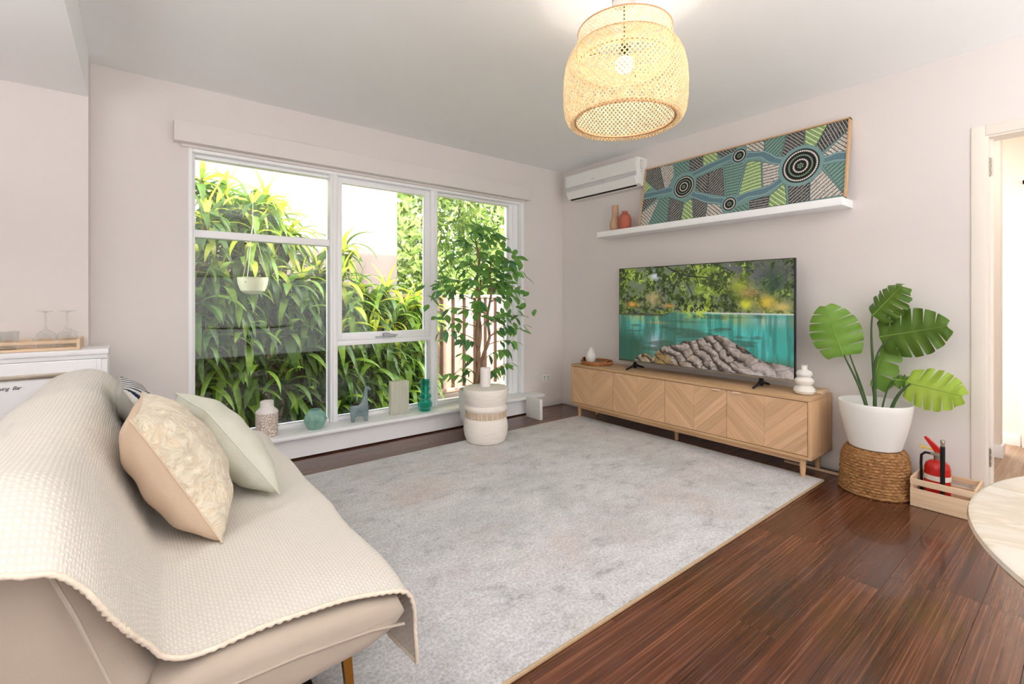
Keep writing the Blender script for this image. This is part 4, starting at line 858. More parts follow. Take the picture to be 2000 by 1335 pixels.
def fractal(h, w, rs, base=4, octs=6, ax=1.0, pers=.55):
    out = np.zeros((h, w)); amp = 1; tot = 0
    for k in range(octs):
        gy, gx = max(2, int(base * 2 ** k)), max(2, int(base * 2 ** k * w / h / ax)); g = rs.rand(gy + 2, gx + 2)
        yy = np.linspace(0, gy, h, endpoint=False); xx = np.linspace(0, gx, w, endpoint=False); y0 = yy.astype(int); x0 = xx.astype(int); fy = (yy - y0)[:, None]; fx = (xx - x0)[None]
        fy = fy * fy * (3 - 2 * fy); fx = fx * fx * (3 - 2 * fx)
        v = g[y0][:, x0] * (1 - fy) * (1 - fx) + g[y0 + 1][:, x0] * fy * (1 - fx) + g[y0][:, x0 + 1] * (1 - fy) * fx + g[y0 + 1][:, x0 + 1] * fy * fx
        out += v * amp; tot += amp; amp *= pers
    return out / tot
def C3(*c): return np.array(c, float) / 255
def lerp(a, b, t): return a + (b - a) * t[..., None]
def sstep(a, b, x): t = np.clip((x - a) / (b - a), 0, 1); return t * t * (3 - 2 * t)
def to_image(name, arr):
    h, w, _ = arr.shape; im = bpy.data.images.new(name, w, h); a = np.ones((h, w, 4), np.float32); a[..., :3] = np.clip(arr[::-1], 0, 1); im.pixels.foreach_set(a.ravel()); im.update(); return im
def lake():
    h, w = 450, 800; rs = np.random.RandomState(5); Y, X = np.mgrid[0:h, 0:w]; u = X / w; v = Y / h
    n1 = fractal(h, w, rs, 5); n2 = fractal(h, w, rs, 18, 4, pers=.75); n3 = fractal(h, w, rs, 3, 5); n4 = fractal(h, w, rs, 30, 3, pers=.8)
    img = np.zeros((h, w, 3))
    # forest
    f = lerp(C3(58, 72, 36), C3(120, 140, 52), sstep(.38, .6, n2)); f = lerp(f, C3(156, 172, 84), sstep(.56, .70, n4) * sstep(.35, .55, n1)); f = lerp(f, C3(92, 94, 104), sstep(.5, .62, n3) * sstep(.45, .6, n2) * .7)
    f = lerp(f, C3(38, 44, 34), sstep(.58, .4, n1) * sstep(.5, .36, n4) * .9)
    f = lerp(f, C3(186, 190, 208), np.exp(-(((u - .26) / .04) ** 2 + ((v - .09) / .045) ** 2)) * sstep(.4, .6, n2))
    f = lerp(f, C3(86, 84, 92), sstep(.6, .75, u) * sstep(.25, .1, v) * sstep(.4, .55, n2) * .8); f = lerp(f, C3(44, 66, 52), np.exp(-(((u - .91) / .05) ** 2 + ((v - .2) / .12) ** 2)) * .8)
    for cx_, cy_, sx, sy, c in ((.78, .37, .03, .055, C3(196, 194, 50)), (.88, .36, .045, .06, C3(204, 172, 62)), (.95, .40, .04, .04, C3(192, 170, 96)), (.75, .22, .05, .08, C3(150, 158, 56)), (.25, .33, .05, .07, C3(168, 150, 106)), (.10, .39, .04, .03, C3(196, 142, 62)), (.35, .40, .03, .02, C3(190, 140, 80)), (.80, .28, .04, .04, C3(160, 120, 80))):
        f = lerp(f, c, np.clip(np.exp(-(((u - cx_) / sx) ** 2 + ((v - cy_) / sy) ** 2)) * (0.4 + n2 * 1.0), 0, .92))
    # branches
    def line(img, pts, wd, c):
        d = np.full((h, w), 9.)
        for (a, b) in zip(pts[:-1], pts[1:]):
            ax_, ay_ = a[0] * w, a[1] * h; bx2, by2 = b[0] * w, b[1] * h; t = np.clip(((X - ax_) * (bx2 - ax_) + (Y - ay_) * (by2 - ay_)) / ((bx2 - ax_) ** 2 + (by2 - ay_) ** 2), 0, 1)
            d = np.minimum(d, np.hypot(X - ax_ - t * (bx2 - ax_), Y - ay_ - t * (by2 - ay_)) / wd)
        return lerp(img, c, np.clip(1.4 - d, 0, 1))
    br = C3(38, 36, 34)
    for pts, wd in (([(.33, .0), (.42, .08), (.48, .11), (.58, .13)], 2.6), ([(.34, .01), (.42, .10), (.46, .18), (.49, .28)], 1.8), ([(.49, .0), (.51, .1), (.53, .18)], 2.0), ([(.42, .08), (.40, .16), (.38, .22)], 1.3), ([(.6, .0), (.68, .05), (.72, .10)], 1.8)): f = line(f, pts, wd, br)
    shore = .455 + .012 * n3 + .035 * sstep(.38, .3, u)
    # water
    st_ = fractal(h, w, rs, 3, 5, ax=.35); wv = fractal(h, w, rs, 14, 3, ax=5)
    wcol = lerp(C3(74, 118, 104), C3(62, 152, 142), sstep(.35, .6, u + .3 * (st_ - .5))); wcol = lerp(wcol, C3(88, 186, 186), sstep(.5, .62, st_) * sstep(.4, .55, v) * .6)
    wcol = lerp(wcol, C3(44, 70, 54), sstep(.35, .05, u) * sstep(.6, .8, v) * .95); wcol = lerp(wcol, C3(150, 160, 84), np.clip(sstep(.62, .48, v) * sstep(.5, .66, st_), 0, .7))
    wcol = lerp(wcol, C3(178, 184, 200), np.exp(-(((u - .25) / .05) ** 2 + ((v - .78) / .09) ** 2)) * .75); wcol = lerp(wcol, C3(190, 186, 180), np.exp(-(((u - .9) / .12) ** 2 + ((v - .52) / .05) ** 2)) * .5)
    wcol = lerp(wcol, C3(180, 152, 90), np.exp(-(((u - .28) / .07) ** 2 + ((v - .575) / .012) ** 2)) * .9); wcol = lerp(wcol, C3(56, 66, 50), sstep(.58, .68, wv) * .55); wcol = lerp(wcol, C3(60, 84, 60), np.exp(-(((u - .45) / .1) ** 2 + ((v - .555) / .01) ** 2)) * .8)
    wcol = lerp(wcol, C3(70, 90, 70), sstep(.8, .92, v) * sstep(.75, .85, u) * .8)
    vs_ = fractal(h, w, rs, 2, 5, ax=.08); wcol = lerp(wcol, C3(128, 142, 100), sstep(.48, .66, vs_) * .4 * sstep(.75, .5, v)); wcol = lerp(wcol, C3(48, 92, 78), sstep(.52, .36, vs_) * .5)
    m_ = sstep(-.004, .004, v - shore); img = lerp(f, wcol, m_); img = lerp(img, C3(206, 204, 196), np.exp(-((v - shore) / .008) ** 2) * sstep(.4, .6, u) * .9); img = lerp(img, C3(60, 50, 40), np.exp(-((v - shore) / .012) ** 2) * sstep(.4, .3, u) * .7)
    # rocks outline
    xs = [.12, .16, .2, .24, .27, .32, .40, .44, .5, .58, .64, .68, .72, .78, .81, .86, .93, 1.0]; ys = [.97, .92, .91, .95, .88, .81, .79, .75, .735, .68, .665, .68, .73, .77, .82, .87, .88, .90]
    top = np.interp(u, xs, ys, left=2) + .01 * (n2 - .5); rk = sstep(-.003, .003, v - top) * (u > .115)
    ang = u * 1.0 - v * .75; band = (ang * 11 + n1 * 2.0 + n3 * 1.5); ang2 = u * .45 + v * 1.3; band2 = ang2 * 7 + n3 * 3 + np.floor(band) * .37
    e = np.minimum(np.abs(band - np.round(band)), .5); e2 = np.minimum(np.abs(band2 - np.round(band2)), .5)
    rc = lerp(C3(78, 66, 58), C3(160, 146, 136), sstep(.1, .5, (band - np.floor(band)) * .7 + n2 * .4 - .1)); rc = lerp(rc, C3(136, 110, 70), sstep(.5, .62, n3) * sstep(.55, .3, u)); rc = lerp(rc, C3(44, 36, 32), np.clip(sstep(.16, .0, e) + sstep(.08, .0, e2) * .7, 0, 1) * .85); rc = rc * (0.72 + .5 * n4[..., None])
    rc = lerp(rc, C3(182, 168, 164), sstep(.72, .85, u) * sstep(.86, .93, v) * .7 * (.4 + n4)); img = lerp(img, rc, rk); 
    # hanging sprays of leaves over the water
    sp = np.exp(-(((u - .53) / .09) ** 2 + ((v - .45) / .06) ** 2)) * sstep(.45, .55, n4); img = lerp(img, C3(172, 186, 66), np.clip(sp * 1.3, 0, .9) * (1 - rk))
    return to_image('lake_picture', img)
def screen_mat(im, emit=.62):
    t = NT('television_screen'); tx = t.n('ShaderNodeTexImage'); tx.image = im; t.l(t.co.outputs['UV'], tx.inputs[0])
    return t.out(t.bsdf((.01, .01, .01, 1), .25, 0, None, .3, emit=tx.outputs[0], emit_s=emit))
def quad_uv(name, pts, mat, parent):
    me = bpy.data.meshes.new(name); me.from_pydata([tuple(p) for p in pts], [], [(0, 1, 2, 3)]); uv = me.uv_layers.new(name='UVMap')
    for i, c in enumerate([(0, 0), (1, 0), (1, 1), (0, 1)]): uv.data[i].uv = c
    me.materials.append(mat); return put(name, me, parent)
quad_uv('screen', [(-.2135, TY1 - .006, TZ0 + .012), (-.2135, TY0 + .006, TZ0 + .012), (-.2135, TY0 + .006, TZ1 - .006), (-.2135, TY1 - .006, TZ1 - .006)], screen_mat(lake(), 0.82), tv)

# ------------------------------------------------------------------ things on the console
rt = thing('round_tray', 'round wooden tray with handle holes at the window end of the cabinet', 'tray', (-.205, -.665, CZ1))
m = MB(); m.lathe([(0, .001), (.142, .001), (.148, .006), (.150, .036), (.144, .038), (.142, .012), (0, .010)], 56); at(rt, m, 'tray_body', M['acacia'])
m = MB(); m.lathe([(0, .0115), (.138, .0115), (.138, .013), (0, .013)], 48); at(rt, m, 'inner_base', plain('tray_base', srgb(120, 130, 116), .4))
m = MB()
for s_ in (-1, 1):
    m.prism([(-.035, .012), (.035, .012), (.035, .048), (.025, .056), (-.025, .056), (-.035, .048)], s_ * .146, s_ * .153, 'XZ', .002, 1)
at(rt, m, 'handle', M['acacia'])
m = MB()
for s_ in (-1, 1): m.box(-.022, .022, s_ * .1455 - .009, s_ * .1455 + .009, .034, .046, .004)
at(rt, m, 'handle_hole', M['black'])
hv = thing('handled_jug', 'small white two-handled jug standing on the round tray', 'vase', (-.215, -.60, CZ1 + .0135))
m = MB(); m.lathe([(0, 0), (.034, 0), (.046, .02), (.050, .05), (.044, .08), (.026, .105), (.018, .12), (.018, .135), (.022, .142), (.018, .143), (.014, .138), (.014, .12), (0, .10)], 40); at(hv, m, 'jug_body', M['ceramic'])
m = MB(); m.tube([(0, -.018, .128), (0, -.034, .125), (0, -.040, .112), (0, -.036, .098), (0, -.030, .094)], .005, 8); at(hv, m, 'handle', M['ceramic'])
bv = thing('bubble_vase', 'matte white vase of three stacked rings beside the television', 'vase', (-.225, -2.452, CZ1))
pr = [(0, 0), (.035, .0), (.052, .006), (.062, .022), (.060, .038), (.048, .052), (.036, .058), (.042, .063), (.054, .076), (.056, .09), (.046, .104), (.032, .111), (.038, .116), (.046, .128), (.045, .142), (.033, .153), (.018, .158), (.017, .184), (.020, .187), (.014, .187), (.013, .16), (0, .15)]
m = MB(); m.lathe(pr, 44); at(bv, m, 'stacked_rings', M['matte_white'])
bt = thing('small_wood_tray', 'tiny pale wood tray on the wall side of the cabinet end', 'tray', (-.1, -2.475, CZ1))
m = MB(); m.box(-.055, .055, -.055, .055, .001, .006, .001); at(bt, m, 'tray_base', M['pine'])
m = MB(); m.box(-.055, .055, -.06, -.052, .001, .026, .002); m.box(-.055, .055, .052, .06, .001, .026, .002); m.box(-.061, -.053, -.06, .06, .001, .026, .002); m.box(.053, .061, -.06, .06, .001, .026, .002); at(bt, m, 'tray_rim', M['pine'])

# ------------------------------------------------------------------ shelf, vases and picture
shf = MB(); shf.box(-.2, 0.0, -2.655, -.665, 1.715, 1.765, .0025); tag(shf.build('wall_shelf', M['white_gloss']), 'long white floating shelf above the television', 'shelf')
m = MB(); m.lathe([(0, 0), (.03, 0), (.044, .012), (.053, .045), (.050, .08), (.036, .115), (.030, .14), (.030, .235), (.032, .24), (.027, .24), (.026, .14), (0, .12)], 40)
local(m, 'tall_vase', M['tan_clay'], (-.115, -.815, 1.765), 'tall tan clay bottle vase on the shelf', 'vase')
m = MB(); m.lathe([(0, 0), (.036, 0), (.048, .01), (.057, .04), (.058, .09), (.050, .125), (.034, .145), (.024, .15), (.024, .165), (.027, .168), (.020, .168), (.019, .15), (0, .14)], 40)
local(m, 'round_vase', M['terracotta'], (-.125, -.935, 1.765), 'squat terracotta vase beside the picture on the shelf', 'vase')
POLYS = [('D', 1, [(-0.012, 1.001), (0.089, 1.004), (0.138, 0.589), (0.089, 0.601), (0.003, 0.831)]), ('W', 1, [(0.088, 1.012), (0.179, 0.979), (0.188, 0.792), (0.157, 0.585), (0.137, 0.604)]), ('T', -1, [(0.188, 0.973), (0.276, 0.984), (0.286, 0.801), (0.239, 0.818), (0.198, 0.755)]), ('D', -1, [(0.276, 0.984), (0.349, 1.002), (0.354, 0.827), (0.313, 0.768), (0.285, 0.816)]), ('G', -1, [(0.351, 1.008), (0.429, 1.005), (0.437, 0.879), (0.356, 0.825)]), ('D', -1, [(0.429, 1.005), (0.534, 1.01), (0.514, 0.89), (0.448, 0.899)]), ('G', 1, [(-0.007, 0.837), (0.058, 0.672), (0.001, 0.595)]), ('D', -1, [(0.328, 0.673), (0.393, 0.715), (0.396, 0.394), (0.329, 0.473)]), ('D', 1, [(0.393, 0.715), (0.466, 0.748), (0.49, 0.303), (0.396, 0.394)]), ('T', 0, [(0.465, 0.859), (0.58, 0.721), (0.547, 0.273), (0.498, 0.286)]), ('G', 0.2, [(0.589, 0.754), (0.654, 0.713), (0.669, 0.307), (0.601, 0.295), (0.558, 0.26), (0.581, 0.655)]), ('W', 0, [(0.658, 0.703), (0.714, 0.625), (0.744, 0.604), (0.746, 0.431), (0.674, 0.303)]), ('W', -1, [(0.57, 1.008), (0.662, 0.996), (0.666, 0.838), (0.582, 0.904)]), ('T', 1, [(0.661, 1.003), (0.757, 1.007), (0.739, 0.718), (0.705, 0.744), (0.667, 0.849)]), ('D', -1, [(0.759, 1.006), (0.834, 1.0), (0.834, 0.776), (0.764, 0.711), (0.743, 0.715)]), ('G', -1, [(0.835, 0.998), (0.924, 1.004), (0.878, 0.728), (0.838, 0.774)]), ('D', -1.5, [(0.924, 1.004), (1.003, 1.001), (1.004, 0.871), (0.9, 0.629), (0.879, 0.716)]), ('W', -1, [(1.004, 0.871), (1.006, 0.569), (0.908, 0.601)]), ('T', 1, [(0.911, 0.484), (1.001, 0.474), (1.0, 0.074)]), ('W', 1, [(0.906, 0.459), (1.002, 0.062), (0.874, 0.053), (0.871, 0.339)]), ('D', 1, [(0.782, 0.325), (0.869, 0.318), (0.873, 0.054), (0.79, 0.049)]), ('G', -1, [(0.767, 0.346), (0.785, 0.046), (0.703, 0.044), (0.705, 0.201)]), ('D', 0, [(0.614, 0.174), (0.704, 0.213), (0.7, 0.033), (0.62, 0.046)]), ('D', -1, [(-0.003, 0.487), (0.097, 0.482), (-0.001, 0.283)]), ('W', -1, [(0.11, 0.46), (0.049, -0.013), (0.001, -0.012), (-0.0, 0.267)]), ('T', -1, [(0.116, 0.457), (0.176, 0.455), (0.175, 0.001), (0.052, -0.014)]), ('D', 1, [(0.177, 0.44), (0.263, 0.323), (0.256, 0.013), (0.178, -0.0)]), ('G', -1, [(0.311, 0.363), (0.333, 0.018), (0.256, 0.013), (0.269, 0.306)]), ('D', 1, [(0.316, 0.36), (0.398, 0.256), (0.401, 0.038), (0.335, 0.017)]), ('W', -1, [(0.404, 0.24), (0.469, 0.194), (0.495, 0.038), (0.397, 0.026)]), ('T', -1, [(0.554, 0.114), (0.608, 0.139), (0.617, 0.022), (0.512, 0.03)])]
RIVERS = [[(-0.002, 0.549), (0.109, 0.559), (0.256, 0.572)], [(0.256, 0.572), (0.31, 0.742), (0.388, 0.803), (0.51, 0.88), (0.546, 0.866)], [(0.256, 0.572), (0.323, 0.406), (0.415, 0.288), (0.476, 0.244), (0.518, 0.177)], [(0.546, 0.866), (0.577, 0.842), (0.658, 0.806), (0.707, 0.692), (0.827, 0.532)], [(0.518, 0.177), (0.602, 0.268), (0.679, 0.276), (0.715, 0.317), (0.761, 0.409), (0.827, 0.532)], [(0.827, 0.532), (0.91, 0.53), (0.964, 0.557), (1.005, 0.537)]]
CIRC = [((0.256, 0.572), 130), ((0.546, 0.866), 75), ((0.518, 0.177), 75), ((0.827, 0.532), 185)]

def art():
    h, w = 560, 1700; rs = np.random.RandomState(2); Y, X = np.mgrid[0:h, 0:w]; ux = X / w; vy = 1 - Y / h; px = X.astype(float); py = Y.astype(float)
    teal = C3(124, 158, 148); img = np.ones((h, w, 3)) * C3(120, 156, 152); dk = C3(58, 58, 60); wh = C3(220, 214, 204)
    nz = rs.rand(h // 3 + 1, w // 3 + 1).repeat(3, 0).repeat(3, 1)[:h, :w]
    cols = {'D': (dk, C3(190, 190, 184), 20, .24), 'W': (wh, C3(56, 56, 58), 24, .2), 'G': (C3(150, 182, 116), C3(216, 228, 190), 28, .28), 'T': (teal, C3(44, 64, 64), 24, .18)}
    for k, d, pts in POLYS:
        ins = np.ones((h, w), bool) ; P = np.array([(a * w, (1 - (b - .035) / .965) * h) for a, b in pts]); ins = np.zeros((h, w), bool); j = len(P) - 1; dist = np.full((h, w), 99.)
        for i in range(len(P)):
            xi, yi = P[i]; xj, yj = P[j]
            cnd = ((yi > py) != (yj > py)) & (px < (xj - xi) * (py - yi) / ((yj - yi) if yj != yi else 1e-9) + xi); ins ^= cnd
            t = np.clip(((px - xi) * (xj - xi) + (py - yi) * (yj - yi)) / ((xj - xi) ** 2 + (yj - yi) ** 2 + 1e-9), 0, 1); dist = np.minimum(dist, np.hypot(px - xi - t * (xj - xi), py - yi - t * (yj - yi))); j = i
        base, line_, per, frac = cols[k]; ang = d * R(42) + (0 if d else R(4)); ang = R(90) - ang if False else ang
        q = (px * math.sin(ang) + py * math.cos(ang) + 2 * np.sin(px / 40)) / per; q = q - np.floor(q)
        c = np.where((q < frac)[..., None], line_, base * np.ones((h, w, 3)))
        dots = (nz > .8) & (q > frac) & (k in 'DGW'); c = np.where(dots[..., None], (wh if k == 'D' else dk) * .55 + base * .45, c)
        img = np.where((ins & (dist > 3))[..., None], c, img); img = np.where((ins & (dist <= 3))[..., None], dk if k in 'DG' else C3(84, 100, 104), img)
    for rv in RIVERS:
        P = [(a * w, (1 - (b - .035) / .965) * h) for a, b in rv]; dist = np.full((h, w), 999.); al = np.zeros((h, w)); acc = 0
        for (a, b) in zip(P[:-1], P[1:]):
            L2 = (b[0] - a[0]) ** 2 + (b[1] - a[1]) ** 2; t = np.clip(((px - a[0]) * (b[0] - a[0]) + (py - a[1]) * (b[1] - a[1])) / L2, 0, 1); dd = np.hypot(px - a[0] - t * (b[0] - a[0]), py - a[1] - t * (b[1] - a[1]))
            al = np.where(dd < dist, acc + t * math.sqrt(L2), al); dist = np.minimum(dist, dd); acc += math.sqrt(L2)
        rw = 30 + 4 * np.sin(al / 33)
        c = lerp(C3(112, 148, 156), C3(74, 96, 112), (((al + dist * .6) % 13) < 4) * 1.0 * (dist < rw * .7)); c = np.where((np.abs(dist - rw * .78) < 2)[..., None], C3(176, 198, 196), c)
        img = np.where((dist < rw)[..., None], c, img)
    for (cu, cv), rr in CIRC:
        r0 = rr * .93 if rr > 100 else rr * .88; cxp_, cyp_ = cu * w, (1 - (cv - .035) / .965) * h; d_ = np.hypot((px - cxp_) * 1.0, py - cyp_); an = np.arctan2(py - cyp_, px - cxp_); r0 = {130: 100, 75: 56, 185: 128}[rr]
        ring = d_ / r0; img = np.where((ring < 1.22)[..., None], C3(112, 150, 152), img); dd_ = ((an * d_ / 6.5) % 2 < .5) & (ring > 1.03) & (ring < 1.2); img = np.where(dd_[..., None], C3(170, 190, 186), img)
        nb = 4 if rr > 100 else 2
        for k in range(nb):
            ro = 1 - k / nb; ri = ro - .5 / nb; mid = ro - .25 / nb - .22 / nb
            img = np.where((ring < ro)[..., None], C3(34, 34, 36), img)
            rad = ro - .5 / nb; half = .24 / nb; na = max(6, int(2 * PI * rad * r0 / (half * 2 * r0 * .95)))
            ph = (an / (2 * PI) * na) % 1; dot = np.hypot((ph - .5) * 2 * PI * rad / na, ring - rad) < half * .92
            img = np.where(dot[..., None], wh if k % 2 == 0 else C3(130, 150, 124), img)
        img = np.where((ring < .06)[..., None], C3(90, 130, 112), img)
    img = img * (0.94 + .12 * rs.rand(h, w)[..., None]); return to_image('dot_painting', img)
pic = thing('framed_painting', 'long framed dot-and-line painting in greens, greys and white leaning on the shelf', 'painting', (-.08, -1.84, 1.765))
AY0, AY1 = -2.65, -1.092; bx0, bz0, bx1, bz1 = -.125, 1.766, -.028, 2.298
D_ = Vector((bx1 - bx0, 0, bz1 - bz0)); HL = D_.length; Dn = D_.normalized(); Nn = Vector((-Dn.z, 0, Dn.x))    # towards room
def ap(y, s, d): p = Vector((bx0, y, bz0)) + Dn * s + Nn * d; return p
def slab(m, y0, y1, s0, s1, d0, d1):
    t = bmesh.new(); vs = [t.verts.new(ap(y, s, d)) for y in (y0, y1) for s in (s0, s1) for d in (d0, d1)]
    for q in ((0, 1, 3, 2), (4, 6, 7, 5), (0, 4, 5, 1), (2, 3, 7, 6), (0, 2, 6, 4), (1, 5, 7, 3)): t.faces.new([vs[i] for i in q])
    m.join(t)
m = MB(); fw = .009
slab(m, AY0, AY0 + fw, 0, HL, -.03, .008); slab(m, AY1 - fw, AY1, 0, HL, -.03, .008); slab(m, AY0, AY1, 0, fw, -.03, .008); slab(m, AY0, AY1, HL - fw, HL, -.03, .008); m.build('oak_frame', M['oak'], pic, 0)
m = MB(); slab(m, AY0 + fw, AY1 - fw, fw, HL - fw, -.028, 0.0); m.build('canvas', M['black'], pic, 0)
def art_mat(im):
    t = NT('painted_canvas'); tx = t.n('ShaderNodeTexImage'); tx.image = im; t.l(t.co.outputs['UV'], tx.inputs[0]); return t.out(t.bsdf(tx.outputs[0], .7, 0, t.bump(t.noise(t.mapped(), 300, 2), .2, .002), .3))
quad_uv('painting_surface', [ap(AY1 - fw, fw, .001), ap(AY0 + fw, fw, .001), ap(AY0 + fw, HL - fw, .001), ap(AY1 - fw, HL - fw, .001)], art_mat(art()), pic)

# ------------------------------------------------------------------ air conditioner
ac = thing('air_conditioner', 'white wall-mounted split air conditioner in the corner above the shelf', 'air conditioner', (-.1, -.68, 2.15))
def sqx(m):
    for v in m.b.verts: v.co.x *= .78
    return m
AC0, AC1 = -1.088, -.20
m = MB(); m.prism([(0, 2.16), (-.03, 2.15), (-.10, 2.145), (-.155, 2.165), (-.185, 2.21), (-.192, 2.28), (-.195, 2.385), (-.17, 2.40), (0, 2.40)], AC0, AC1, 'XZ', .006, 2); m = sqx(m); m.build('housing', M['white_plastic'], ac)
m = MB(); m.prism([(-.197, 2.268), (-.205, 2.272), (-.207, 2.385), (-.18, 2.402), (-.17, 2.400), (-.195, 2.384)], AC0 + .012, AC1 + .0, 'XZ', .002, 1); m = sqx(m); m.build('front_panel', M['white_plastic'], ac)
m = MB(); m.prism([(-.188, 2.236), (-.193, 2.234), (-.197, 2.266), (-.192, 2.268)], AC0 + .01, AC1 - .005, 'XZ'); m = sqx(m); m.build('grey_strip', plain('strip_grey', srgb(205, 206, 208), .3), ac)
m = MB(); m.prism([(-.150, 2.160), (-.165, 2.154), (-.196, 2.205), (-.196, 2.228), (-.188, 2.232)], AC0 + .02, AC1 - .012, 'XZ', .002, 1); m = sqx(m); m.build('louvre_flap', M['white_plastic'], ac)
m = MB(); m.prism([(-.120, 2.1475), (-.150, 2.1545), (-.151, 2.157), (-.120, 2.150)], AC0 + .04, AC1 - .03, 'XZ'); m = sqx(m); m.build('air_slot', M['dark_gap'], ac)
m = MB(); m.box(-.2085, -.2065, -.60, -.56, 2.296, 2.302); m.box(-.199, -.195, -.70, -.685, 2.248, 2.254); m = sqx(m); m.build('badge', M['grey_plastic'], ac)
m = MB(); m.box(-.13, -.095, AC0 - .0012, AC0 + .001, 2.30, 2.37); m = sqx(m); m.build('rating_label', M['label_white'], ac)
m = MB(); m.box(-.134, -.091, AC0 - .0008, AC0 + .001, 2.295, 2.375); m.box(-.12, -.10, AC0 - .001, AC0, 2.27, 2.28); m = sqx(m); m.build('label_outline', M['grey_plastic'], ac)

# ------------------------------------------------------------------ pendant
LX, LY = -1.92, -2.34
pen = thing('pendant_lamp', 'large woven bamboo pendant lamp with a lit bulb', 'ceiling lamp', (LX, LY, 2.5))
m = MB(); m.lathe([(0, 2.435), (.045, 2.436), (.054, 2.442), (.056, 2.499), (0, 2.499)], 32, LX, LY); m.build('ceiling_rose', M['grey_plastic'], pen)
m = MB(); m.tube([(LX, LY, 2.436), (LX, LY, 2.25)], .003, 8); m.lathe([(0, 2.205), (.018, 2.206), (.02, 2.215), (.02, 2.25), (.012, 2.262), (0, 2.262)], 20, LX, LY); m.build('cord_and_holder', M['black'], pen)
m = MB(); m.sphere((LX, LY, 2.170), .038, 24); bulb = m.build('bulb', M['bulb'], pen); 
outer = [(.214, 1.928), (.222, 1.912), (.236, 1.908), (.250, 1.922), (.262, 1.95), (.268, 2.0), (.269, 2.06), (.266, 2.12), (.257, 2.17), (.243, 2.205), (.226, 2.228), (.212, 2.238)]
inner = [(.198, 2.165), (.203, 2.19), (.206, 2.24), (.206, 2.28), (.203, 2.313)]
def weave(prof, nst, twist, ww, th, off=0, seg=26):
    P = np.array(prof); d = np.r_[0, np.cumsum(np.linalg.norm(np.diff(P, axis=0), axis=1))]; s = np.linspace(0, d[-1], seg + 1); r = np.interp(s, d, P[:, 0]); z = np.interp(s, d, P[:, 1]); vs = []; fs = []
    for sg in (-1, 1):
        for k in range(nst):
            a0 = 2 * PI * k / nst + off; b = len(vs)
            for i in range(seg + 1):
                a = a0 + sg * twist * s[i] / d[-1]; rr = r[i] + sg * th * .5 * (1 if (i + k) % 2 else .4); da = ww / 2 / rr * 1.15
                for e in (-1, 1): vs.append((LX + rr * math.cos(a + e * da), LY + rr * math.sin(a + e * da), z[i]))
            for i in range(seg): q = b + i * 2; fs.append((q, q + 1, q + 3, q + 2))
    me = bpy.data.meshes.new('weave'); me.from_pydata(vs, [], fs); me.materials.append(M['bamboo'])
    return me
o = put('woven_shade', weave(outer, 84, 1.25, .0064, .002), pen); o['kind'] = 'stuff'
o = put('woven_collar', weave(inner, 76, .75, .0048, .002, seg=14), pen); o['kind'] = 'stuff'
m = MB()
def ring(m, r, z, t, n=72): m.tube([(LX + r * math.cos(2 * PI * k / n), LY + r * math.sin(2 * PI * k / n), z) for k in range(n + 1)], t, 8, False)
ring(m, .217, 1.925, .0065); m.build('lower_rim', M['bamboo_rim'], pen, 80)
m = MB(); ring(m, .203, 2.314, .003); ring(m, .212, 2.238, .0025); ring(m, .20, 2.178, .0025); m.build('upper_rim', M['bamboo_rim'], pen, 80)
m = MB()
for k in range(3):
    a = k * 2 * PI / 3 + .4; m.tube([(LX + .016 * math.cos(a), LY + .016 * math.sin(a), 2.24), (LX + .204 * math.cos(a), LY + .204 * math.sin(a), 2.20)], .0018, 6)
m.build('wire_spoke', M['black'], pen)

# ------------------------------------------------------------------ monstera on wicker stand
BX, BY = -.195, -2.818
wk = thing('wicker_basket', 'upturned woven seagrass basket carrying the monstera pot', 'basket', (BX, BY, 0))
nr, na_ = 100, 160; vs = []; fs = []
prof = [(.172, .0), (.174, .03), (.172, .055), (.167, .075), (.166, .12), (.161, .17), (.157, .21), (.148, .238), (.130, .252), (.06, .254)]
P = np.array(prof); d = np.r_[0, np.cumsum(np.linalg.norm(np.diff(P, axis=0), axis=1))]; s_ = np.linspace(0, d[-1], nr); rr = np.interp(s_, d, P[:, 0]); zz = np.interp(s_, d, P[:, 1])
for i in range(nr):
    row_ = int(s_[i] / .0165)
    for k in range(na_):
        a = 2 * PI * k / na_; q = .0055 * abs(math.sin(PI * s_[i] / .0165)) + .0035 * math.sin(a * 40 + row_ * PI) * abs(math.sin(PI * s_[i] / .0165)) + .002 * math.sin(a * 5 + s_[i] * 30); r_ = rr[i] + q if zz[i] < .25 else rr[i]
        if (a % (2 * PI / 10)) < .05 and zz[i] < .24: r_ -= .004
        vs.append((BX + r_ * math.cos(a), BY + r_ * math.sin(a), zz[i] + (q * .6 if zz[i] > .245 else 0)))
for i in range(nr - 1):
    for k in range(na_): fs.append((i * na_ + k, i * na_ + (k + 1) % na_, (i + 1) * na_ + (k + 1) % na_, (i + 1) * na_ + k))
fs.append([(nr - 1) * na_ + k for k in range(na_)])
me = bpy.data.meshes.new('weave'); me.from_pydata(vs, [], fs); me.materials.append(M['wicker']); me.polygons.foreach_set('use_smooth', [True] * len(me.polygons)); put('basket_weave', me, wk)
m = MB(); n = 90; m.tube([(BX + .172 * math.cos(2 * PI * k / n), BY + .172 * math.sin(2 * PI * k / n), .010 + .002 * math.sin(k * 1.7)) for k in range(n + 1)], [.0085 + .0018 * (k % 2) for k in range(n + 1)], 8, False); m.build('braided_rim', M['wicker'], wk, 80)
mp_ = thing('white_plant_pot', 'wide glossy white pot standing on the wicker basket', 'plant pot', (BX, BY, .258))
m = MB(); m.lathe([(0, 0), (.118, 0), (.126, .006), (.148, .09), (.168, .18), (.176, .23), (.180, .262), (.178, .268), (.172, .268), (.168, .25), (.155, .16), (0, .155)], 64); at(mp_, m, 'pot_shell', M['pot_white'])
